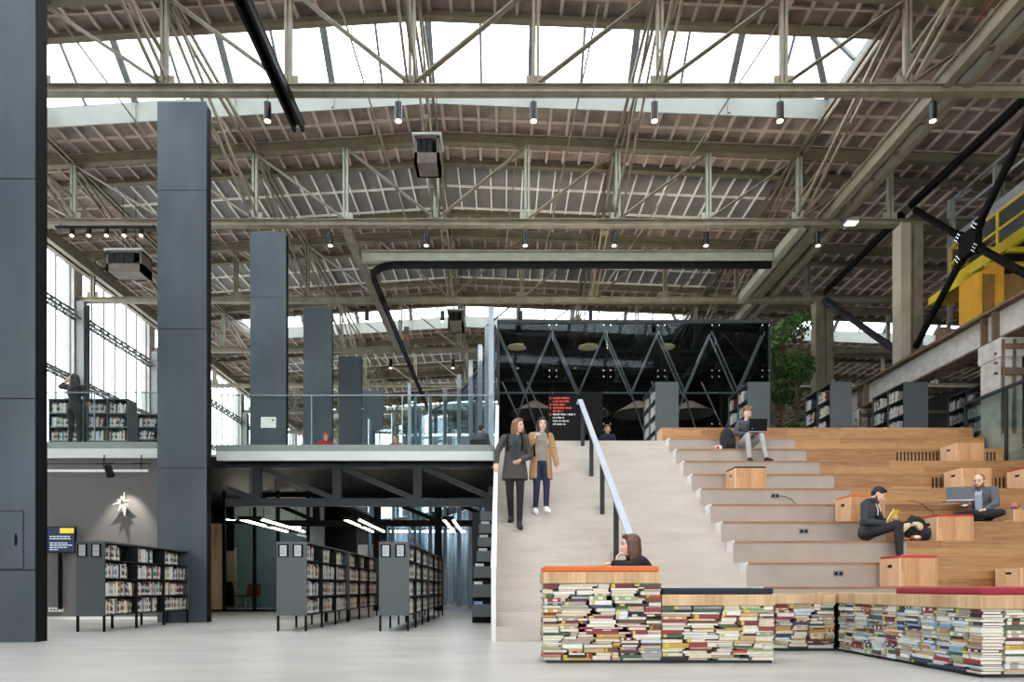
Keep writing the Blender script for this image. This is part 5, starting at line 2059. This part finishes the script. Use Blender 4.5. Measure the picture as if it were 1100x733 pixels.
    remesh(mb, 'hair', hair_c, body, vox * .9, 2)
    if beard:
        mb = MB()
        for q in (-1, 1):
            mb.cap(hp(.066 * q, -.008, -.035), hp(.05 * q, .035, -.08), .013 * S, .019 * S, 8)
            mb.cap(hp(.05 * q, .035, -.08), hp(0, .062, -.094), .019 * S, .024 * S, 8)
        mb.ell(hp(0, .082, -.037), (.026 * S, .01 * S, .006 * S), hax, 8)
        remesh(mb, 'beard', M['beard'], body, vox * .8, 2)
    return body, W, D, P, hp


HAIR = {'brown': hairmat('hair_brown', '#7d5a40'), 'dark': hairmat('hair_dark', '#2c211d'), 'chestnut': hairmat('hair_chestnut', '#5b4030'), 'ginger': hairmat('hair_light_brown', '#8a6242'), 'black': hairmat('hair_black', '#201b1a')}

# two women coming down the stairs
zs = lambda j: RIS * j
bx = px(553, 11.75)
b1, W1, D1, P1, hp1 = person('woman in dark grey parka walking down the stairs at the white edge', (bx, 11.72, zs(10)), 180,
    dict(hed=(.055, .03, 1.575), wrL=(.10, .17, 1.0), elL=(.25, -.02, 1.09), elR=(-.29, .05, 1.15), wrR=(-.30, .16, .95), shR=(-.17, 0, 1.385),
         knL=(.085, .10, .48), anL=(.07, .245, -.04), toL=(.085, .37, -.105), knR=(-.08, .04, .48), anR=(-.06, -.02, .085), toR=(-.08, .14, .03)),
    'light', 'shoulder', HAIR['brown'], '#4a4744', '#1d1c20', '#2c2b2d', look=(.75, .65, -.05), S=1.05,
    coat=[(0, 1.36, .13, .09), (0, 1.25, .163, .135), (0, 1.12, .166, .135), (0, 1.0, .182, .145), (0, .85, .205, .155), (0, .70, .22, .165)],
    hands={'R': dict(d=(-.05, .5, -.7), n=(.2, -.4, -.8), curl=.5), 'L': dict(d=(-.6, .4, -.4), curl=.7)})
mb = MB().rings([[W1((x, f, u)) for (x, f) in ((-.04, .128 + g), (.04, .128 + g), (.04, .15 + g), (-.04, .15 + g))] for (u, g) in ((.95, .015), (1.15, .005), (1.3, .012), (1.42, -.045))])
tag(mb.build('scarf', cloth('scarf_teal', '#2d3b40'), b1), 'dark teal scarf hanging down the front')
mb = MB()
for s in (-1, 1):
    mb.tube([W1((s * .12, .13, 1.15)), W1((s * .125, .125, 1.3)), W1((s * .115, .03, 1.455)), W1((s * .1, -.1, 1.36))], .018, 6)
mb.build('backpack_strap', M['black'], b1)

bx = px(581, 12.0)
b2, W2, D2, P2, hp2 = person('woman in open camel coat and navy trousers walking beside the parka', (bx, 11.98, zs(11)), 172,
    dict(hed=(.02, .04, 1.575), elL=(.25, -.03, 1.10), wrL=(.28, .05, .86), elR=(-.24, .03, 1.13), wrR=(-.15, .16, 1.30), knL=(.085, .08, .49), anL=(.07, .12, .085), toL=(.08, .27, .03), knR=(-.085, .06, .5), anR=(-.09, -.05, .09), toR=(-.1, .1, .03)),
    'fair', 'long', HAIR['dark'], '#b08a62', '#242c44', '#ecebe8', look=(-.1, 1, -.02), S=.99,
    gap=.5, coat=[(-.01, 1.34, .15, .12), (-.01, 1.2, .172, .135), (-.01, 1.0, .19, .145), (-.01, .8, .205, .155), (-.01, .62, .215, .16)],
    hands={'R': dict(d=(.2, .5, .6), n=(.7, .2, -.3), curl=1.0), 'L': dict(curl=.8)})
mb = MB().rings([[W2((x, f, u)) for (x, f) in ((-.115, .0 + g), (.115, .0 + g), (.09, .09 + g), (0, .112 + g), (-.09, .09 + g))] for (u, g) in ((.93, .012), (1.0, .01), (1.15, .012), (1.28, .04), (1.38, .018), (1.45, -.035))])
tag(mb.build('sweater', cloth('sweater_grey', '#8f8c86'), b2), 'grey sweater showing between the open coat fronts')
mb = MB().tube([W2((-.13, .12, 1.0)), W2((-.15, .11, 1.25)), W2((-.12, .02, 1.45)), W2((-.14, -.12, 1.2))], .016, 6)
mb.build('bag_strap', M['black'], b2)

# woman leaning behind the orange bench
yb = 7.05
sx = px(704, yb)
zs_ = .44
t = thing('low_bench', 'low dark bench hidden behind the stacked books', 'bench', (sx, yb, 0))
MB().box(sx - .35, sx + .35, yb - .02, yb + .36, zs_ - .05, zs_).build('seat', M['oak_slab'], t)
for s in (-.3, .27):
    MB().box(sx + s, sx + s + .04, yb, yb + .34, 0, zs_ - .05).build('leg', M['post'], t)
b3, W3, *_ = person('woman with brown hair in black leaning behind the orange cushion, chin on hand', (sx, yb + .14, zs_), -88,
    dict(pel=(0, 0, .10), wai=(0, .05, .25), che=(0, .11, .40), nek=(0, .17, .53), hed=(0, .235, .665), shL=(.16, .14, .48), shR=(-.16, .14, .48),
         elL=(.19, .24, .44), wrL=(.08, .42, .475), elR=(-.14, .34, .46), wrR=(-.01, .375, .475), hiL=(.09, .02, .08), hiR=(-.09, .02, .08), knL=(.1, .42, .09), knR=(-.1, .42, .09), anL=(.1, .40, -.34), anR=(-.1, .40, -.34), toL=(.1, .53, -.40), toR=(-.1, .53, -.40)),
    'fair', 'shoulder', HAIR['chestnut'], '#1b1a1c', '#23242a', '#1c1c1e', look=(.05, 1, -.02), lift=.042, hands={'R': dict(d=(.0, -.1, .9), n=(0, -1, -.1), curl=1.1), 'L': dict(d=(-.4, .5, .0), n=(0, 0, -1), curl=.6)})

# laptop man on the top tier
d = D0 + .588 * 9 + .2
bx = px(802, d)
b4, W4, D4, P4, hp4 = person('young man with curly hair and pale trousers typing on the top tier', (bx, d, .36 * 10), 178,
    dict(pel=(0, 0, .11), wai=(0, .02, .27), che=(0, .05, .43), nek=(0, .08, .585), hed=(-.03, .13, .715), shL=(.175, .05, .53), shR=(-.175, .05, .53),
         elL=(.26, .10, .29), wrL=(.17, .30, .25), elR=(-.27, .08, .30), wrR=(-.10, .24, .26), hiL=(.1, .03, .10), hiR=(-.1, .03, .10), knL=(.16, .38, .19), knR=(-.13, .38, .19), anL=(.24, .43, -.305), anR=(-.10, .41, -.305), toL=(.28, .56, -.355), toR=(-.12, .54, -.355)),
    'fair', 'curly', HAIR['ginger'], '#4d5058', '#b3b6b8', '#1d1d1f', look=(.25, .8, -.45), female=False, lift=.042, hands={'L': dict(d=(-.3, .7, -.1), n=(0, 0, -1), curl=.4), 'R': dict(d=(.4, .7, -.1), n=(0, 0, -1), curl=.4)})
MB().ell(hp4(0, .02, -.145), (.05, .055, .03), None, 10).build('shirt_collar', M['white'], b4, smooth=True)


def laptop(label, c, heading, tilt, m, wd=.36, dp=.25, logo=True):
    """c: middle of the hinge; lid back faces along heading"""
    a = math.radians(heading)
    fw, lf, up = V((math.sin(a), math.cos(a), 0)), V((-math.cos(a), math.sin(a), 0)), V((0, 0, 1))
    t = thing('laptop', label, 'laptop', c)
    c = V(c)
    def bx_(o, ax, ay, az, x0, x1, y0, y1, z0, z1):
        return [o + ax * x + ay * y + az * z for (x, y, z) in ((x0, y0, z0), (x1, y0, z0), (x1, y1, z0), (x0, y1, z0), (x0, y0, z1), (x1, y0, z1), (x1, y1, z1), (x0, y1, z1))]
    MB().hexa(bx_(c, lf, -fw, up, -wd / 2, wd / 2, 0, dp, 0, .016)).build('keyboard_half', M['fin'], t)
    lu = (up * math.cos(tilt) + fw * math.sin(tilt)).normalized()
    ln = lu.cross(lf)
    MB().hexa(bx_(c + up * .016, lf, lu, ln, -wd / 2, wd / 2, 0, dp, -.004, .004)).build('lid', m, t)
    if logo:
        s = 1 if ln.dot(fw) > 0 else -1
        q = c + up * .016 + lu * dp * .2 - lf * wd * .33 + ln * s * .0045
        MB().cone(q, q + ln * s * .001, .012, .012, 10).build('badge', M['grey_rail'], t)
    return t


laptop('black laptop open on the knees of the curly-haired man', W4((.07, .42, .26)), 180, .12, M['black'], .36, .25)

# reading man
d = D0 + .588 * 3 + .15
bx = px(931, d)
b5, W5, D5, P5, hp5 = person('dark-haired man in charcoal hoodie reading a yellow book', (bx, d, .36 * 4), 138,
    dict(pel=(0, 0, .11), wai=(0, .015, .27), che=(0, .04, .43), nek=(0, .09, .575), hed=(0, .17, .685), shL=(.18, .04, .525), shR=(-.18, .04, .525),
         elL=(.24, .14, .28), wrL=(.10, .34, .27), elR=(-.24, .06, .26), wrR=(-.08, .29, .22), hiL=(.09, .03, .1), hiR=(-.09, .03, .1), knL=(.09, .44, .19), knR=(-.03, .46, .20), anL=(.10, .45, -.31), anR=(-.0, .47, -.31), toL=(.1, .57, -.357), toR=(-.0, .59, -.357)),
    'fair', 'short', HAIR['black'], '#3d4249', '#2e3138', '#e9e4de', look=(.3, .75, -.62), female=False, hood=True, beard=True,
    lift=.042, hands={'L': dict(d=(-.5, .5, .1), n=(-.1, -.3, .9), curl=.7), 'R': dict(d=(.5, .6, .15), n=(.1, -.2, .9), curl=.7)})
mb = MB()
for s in (-1, 1):
    mb.tube([W5((s * .05, .155, .535)), W5((s * .055, .185, .45)), W5((s * .045, .18, .36 if s < 0 else .43))], .007, 6)
mb.build('hood_cord', M['white'], b5)
# the open yellow book in his hands
c5 = W5((.0, .335, .315))
fwb = (D5((.1, 1, 0))).normalized()
lfb = V((0, 0, 1)).cross(fwb).normalized() * -1
t = thing('open_book', 'bright yellow book held open by the reading man', 'book', c5)
hpv = (D5((0, -.6, .75))).normalized()
for s in (-1, 1):
    ax = (lfb * s + fwb * .25 - hpv * .0).normalized()
    ay = (V((0, 0, 1)) * .86 + fwb * .5).normalized()
    az = ax.cross(ay).normalized()
    def hx(o, x1_, y0_, y1_, z0_, z1_):
        return [o + ax * x + ay * y + az * z for (x, y, z) in ((0, y0_, z0_), (x1_, y0_, z0_), (x1_, y1_, z0_), (0, y1_, z0_), (0, y0_, z1_), (x1_, y0_, z1_), (x1_, y1_, z1_), (0, y1_, z1_))]
    MB().hexa(hx(c5, .15, -.08, .13, -.004, .004)).build('cover', cloth('yellow_cover', '#e9d22f', .03), t)
    oo = c5 - az * (.012 * (1 if az.dot(D5((0, 1, 0))) > 0 else -1))
    MB().hexa(hx(oo, .143, -.075, .125, -.007, .007)).build('page_block', M['pages'], t)

# man with laptop at the right
d = D0 + .588 * 4 + .3
bx = px(1056, d)
b6, W6, D6, P6, hp6 = person('balding bearded man in grey jacket sitting cross-legged with a laptop', (bx, d, .36 * 5), 238,
    dict(pel=(0, 0, .10), wai=(0, .02, .25), che=(0, .05, .40), nek=(0, .09, .545), hed=(0, .15, .66), shL=(.18, .06, .495), shR=(-.18, .06, .495),
         elL=(.26, .16, .26), wrL=(.18, .34, .16), elR=(-.25, .15, .28), wrR=(-.10, .36, .25), hiL=(.1, .02, .09), hiR=(-.1, .02, .09),
         knL=(.38, .28, .09), knR=(-.28, .30, .10), anL=(.10, .40, .06), anR=(.05, .44, .10), toL=(-.03, .46, .045), toR=(.18, .48, .07)),
    'fair', 'balding', HAIR['ginger'], '#5d6268', '#23262d', '#2a2a2c', look=(.1, .95, -.25), female=False, beard=True,
    lift=.042, hands={'L': dict(d=(-.4, .6, -.2), n=(0, 0, -1), curl=.5), 'R': dict(d=(.2, .7, 0), n=(0, 0, -1), curl=.4)})
mb = MB().rings([[W6((x, f, u)) for (x, f) in ((-.055, .13 + g), (.055, .13 + g), (.05, .16 + g), (-.05, .16 + g))] for (u, g) in ((.17, 0), (.3, .015), (.42, .03), (.52, -.01))])
tag(mb.build('shirt', cloth('shirt_blue', '#a9b4c6'), b6), 'pale blue shirt front')
laptop('grey laptop held up before the balding man at the right', at(1031.5, 538, 11.02), 192, -.12, mat('graphite_lid', '#565a5f', .4, .4, .04), .40, .21, False)

# woman on the left balcony, seen from behind
bx = px(80, 15.95)
b7, W7, *_ = person('woman in black on the left balcony, seen from behind, arm raised to her head', (bx, 15.95, DECK), 4,
    dict(hed=(.0, .02, 1.575), elL=(.36, .04, 1.42), wrL=(.14, .05, 1.64), shL=(.17, 0, 1.40), elR=(-.26, .02, 1.14), wrR=(-.22, .2, 1.05), anL=(.11, 0, .085), anR=(-.12, 0, .085), toL=(.12, .15, .03), toR=(-.14, .15, .03)),
    'light', 'long', HAIR['black'], '#232327', '#1c1e24', '#1a1a1c', look=(.0, 1, .0), S=1.02, hands={'L': dict(d=(-.9, -.1, .1), curl=.5)}, sleeve_to=.35)

# people sitting upstairs, only heads and shoulders show over the edge
SITU = dict(pel=(0, 0, .56), wai=(0, .01, .72), che=(0, .02, .88), nek=(0, .04, 1.03), hed=(0, .07, 1.165), shL=(.17, .02, .985), shR=(-.17, .02, .985),
            elL=(.22, .08, .74), wrL=(.12, .30, .72), elR=(-.22, .08, .74), wrR=(-.12, .30, .72), hiL=(.09, .03, .54), hiR=(-.09, .03, .54), knL=(.1, .45, .52), knR=(-.1, .45, .52),
            anL=(.1, .46, .09), anR=(-.1, .46, .09), toL=(.1, .6, .03), toR=(-.1, .6, .03))


def sitter(label, xq, d, heading, hair, hc, top, dz=0, hood=None, clab='', female=True):
    x = px(xq, d)
    a = math.radians(heading)
    shell_chair(clab, x, d, DECK, -a, M['black_gloss'], 'shell_chair', None)
    return person(label, (x, d, DECK + dz), heading, SITU, 'light', hair, hc, top, '#2b2d33', '#222222', look=(0, 1, -.25), female=female, vox=.013, hood=hood, lift=.03)


sitter('light-haired person seated on the balcony before the pillar notice', 277, 20.2, 150, 'shoulder', HAIR['brown'], '#3a3d44', clab='dark chair of the light-haired person on the balcony')
b, Wq, Dq, Pq, hq = sitter('person in a red hood seated behind the balcony glass', 350, 20.2, 160, 'short', HAIR['brown'], '#b3343f', 0, True, clab='dark chair of the person in the red hood')
mb = MB().ell(hq(0, -.03, .03), (.105, .105, .12), None, 16).ell(hq(0, -.08, -.07), (.1, .08, .1), None, 14)
remesh(mb, 'red_hood', cloth('red_hood', '#b8343f'), b, .012)
sitter('fair person in tan seated near the pale glass screen', 426, 20.4, 200, 'short', HAIR['ginger'], '#8f6a48', 0, clab='dark chair of the fair person in tan')
sitter('dark-haired person in grey seated by the curved glass fins', 516, 19.1, 10, 'short', HAIR['black'], '#50545b', 0, clab='dark chair of the person by the fins', female=False)
sitter('person in dark blue seated right of the direction sign', 652, 19.2, 175, 'short', HAIR['ginger'], '#23283a', 0, clab='dark chair of the person right of the sign', female=False)


# ------------------------------------------------------------------ belongings
def backpack(label, c, hd, w_, h_, dp, m, lean=0, extra=None, m2=None):
    a = math.radians(hd)
    fw, lf, up = V((math.sin(a), math.cos(a), 0)), V((-math.cos(a), math.sin(a), 0)), V((0, 0, 1))
    up2 = (up * math.cos(lean) - fw * math.sin(lean))
    fw2 = (fw * math.cos(lean) + up * math.sin(lean))
    c = V(c)
    def P(l, f, u):
        return c + lf * l + fw2 * f + up2 * u
    n = 16
    def ring(u, rx, ry, f0=0):
        out = []
        for k in range(n):
            t_ = 2 * math.pi * k / n
            cs_, sn = math.cos(t_), math.sin(t_)
            out.append(P(abs(cs_) ** .6 * math.copysign(rx, cs_), f0 + abs(sn) ** .6 * math.copysign(ry, sn), u))
        return out
    mb = MB().rings([ring(.0, w_ * .4, dp * .4), ring(.03, w_ * .5, dp * .5), ring(h_ * .5, w_ * .52, dp * .52), ring(h_ * .8, w_ * .44, dp * .42), ring(h_ * .95, w_ * .28, dp * .28), ring(h_, w_ * .1, dp * .1)])
    o = mb.build('backpack', m, smooth=True)
    tag(o, label, 'backpack')
    mb = MB().rings([[P(x * w_ * .38, dp * .42 + q, u) for x in (-1, -.5, .5, 1)] + [P(x * w_ * .38, dp * .3, u) for x in (1, .5, -.5, -1)] for (u, q) in ((.04, .02), (.08, .06), (h_ * .4, .06), (h_ * .45, .02))])
    mb.build('front_pocket', m2 or m, o)
    mb = MB().tube([P(-.04, -.02, h_ * .97), P(-.02, -.02, h_ * 1.06), P(.02, -.02, h_ * 1.06), P(.04, -.02, h_ * .97)], .009, 6)
    mb.build('grab_loop', M['black'], o)
    for s in (-1, 1):
        MB().tube([P(s * w_ * .22, -dp * .45, h_ * .9), P(s * w_ * .3, -dp * .62, h_ * .6), P(s * w_ * .34, -dp * .5, .06)], .014, 6).build('shoulder_strap', M['black'], o)
    return o, P


d = D0 + .588 * 9 + .22
backpack('black backpack standing beside the curly-haired laptop man', (px(782, d), d, .36 * 10 + .012), 170, .3, .48, .2, cloth('backpack_black', '#25272b'), .12)
mb = MB().box(px(768, d - .1), px(775, d - .1), d - .14, d - .06, .36 * 10, .36 * 10 + .09)
o = tag(mb.build('drink_carton', M['white'], bevel=.01), 'small white and pink carton left of the black backpack', 'carton')
MB().box(px(769.5, d - .14), px(773, d - .14), d - .143, d - .14, .36 * 10 + .02, .36 * 10 + .07).build('pink_label', M['red'], o)
d = D0 + .588 * 3 + .24
o, Pb = backpack('black and cream backpack slumped between the reading man and a seat box', (px(988, d), d, .36 * 4 + .012), 165, .3, .42, .22, cloth('backpack_dark', '#1d1e22'), .28, m2=cloth('pocket_dark', '#2a2c31'))
mb = MB()
rr.seed(5)
for q in range(9):
    t_ = q / 8
    c = V((px(966 + 22 * t_, d - .16), d - .16, .36 * 4 + .14 + .13 * math.sin(t_ * 2.4)))
    mb.ell(c, (.05, .06, .045 + .02 * math.sin(q)), None, 10)
o = remesh(mb, 'scarf', cloth('cream_fleece', '#d9c9a8', .2), None, .012)
tag(o, 'cream and black patterned scarf draped over the slumped backpack', 'scarf')
mb = MB()
for (x, y) in ((970, 562), (977, 557), (983, 566), (979, 562)):
    mb.ell(at(x, y, d - .205), (.022, .02, .012), None, 8)
mb.build('dark_patches', M['black'], o)
mb = MB().ell((px(984, d - .2), d - .2, .36 * 4 + .05), (.09, .06, .045), None, 14)
mb.ell((px(972, d - .2), d - .2, .36 * 4 + .03), (.08, .06, .028), None, 14)
o = tag(remesh(mb, 'shoe', cloth('tan_shoe', '#b27a48', .2), None, .012), 'pair of kicked-off tan shoes beside the slumped backpack', 'shoes')
MB().ell((px(985, d - .26), d - .262, .36 * 4 + .06), (.05, .008, .022), None, 10).build('white_panel', M['white'], o)
d = D0 + .588 * 4 + .1
x = px(1089, d)
t = thing('bottle', 'clear bottle with pink cap standing at the right edge', 'bottle', (x, d, .36 * 5))
MB().cone((x, d, 1.8), (x, d, 2.02), .038, .036, 16).cone((x, d, 2.02), (x, d, 2.06), .036, .022, 16).build('body', M['facade'], t, smooth=False)
MB().cone((x, d, 2.06), (x, d, 2.12), .045, .042, 16).build('cap', cloth('pink_cap', '#d98a92', .03), t)
MB().cone((x, d, 1.802), (x, d, 1.85), .0385, .0385, 16).build('dark_base', M['black'], t)
mb = MB().ell((px(1102, d), d + .02, 1.8 + .14), (.12, .08, .125), None, 18)
mb.ell((px(1107, d), d + .02, 1.8 + .065), (.15, .09, .05), None, 14)
o = tag(remesh(mb, 'bag', cloth('pale_grey_bag', '#b9bfc0'), None, .014), 'pale grey bag cut off by the right edge beside the bottle', 'bag')
MB().tube([(px(1094, d), d, 1.98), (px(1099, d), d - .02, 2.04), (px(1106, d), d, 1.98)], .012, 6).build('bag_strap', M['black'], o)
mb = MB()
for q in range(6):
    mb.ell((px(1080 + q * 4.5, d - .02), d + .02, 1.8 + .014), (.06, .07, .016), None, 10)
tag(remesh(mb, 'jacket', cloth('mustard_cloth', '#b7a33a'), None, .012), 'mustard yellow cloth lying on the oak tier under the bottle', 'jacket')

# ------------------------------------------------------------------ display rack beside the stairs
d = 13.4
t = thing('magazine_rack', 'dark grey display rack of stacked trays left of the white stair wall', 'rack', (px(518, d), d, 0))
rows = [(549.5, 559.5, 516), (563, 573, 514.5), (577.5, 587.5, 513), (592, 603.5, 512), (608.5, 621, 508.5), (628, 642, 507), (649.5, 663, 507)]
for k, (a, b, xl) in enumerate(rows):
    MB().box(px(xl, d), px(529.5, d), d - .02 * (6 - k) * 0, d + .03, pz(b, d), pz(a, d)).build('tray_front', M['case'], t)
    MB().box(px(xl, d), px(529.5, d), d + .03, d + .3, pz(b, d), pz(b, d) + .02).build('tray_floor', M['case_dark'], t)
    if k:
        x0 = px(xl + 2, d)
        tone = ['white', 'white', 'pages', 'white', 'white', 'white', 'bk_sky blue'][k]
        zz = pz(b, d) + .021
        o = MB().box(x0, px(xl + 11, d), d + .06, d + .2, zz, pz(a, d) + .055).build('magazine', M[tone])
        tag(o, 'pale magazines standing in the display rack, %s tray from the bottom' % ordn(7 - k), 'magazine', 'magazines in the display rack')
MB().box(px(506.5, d), px(529.5, d), d + .3, d + .34, 0, pz(549, d)).build('back_board', M['case_dark'], t)
MB().box(px(528.5, d), px(529.5, d), d + .03, d + .3, 0, pz(549, d)).build('side_board', M['case'], t)
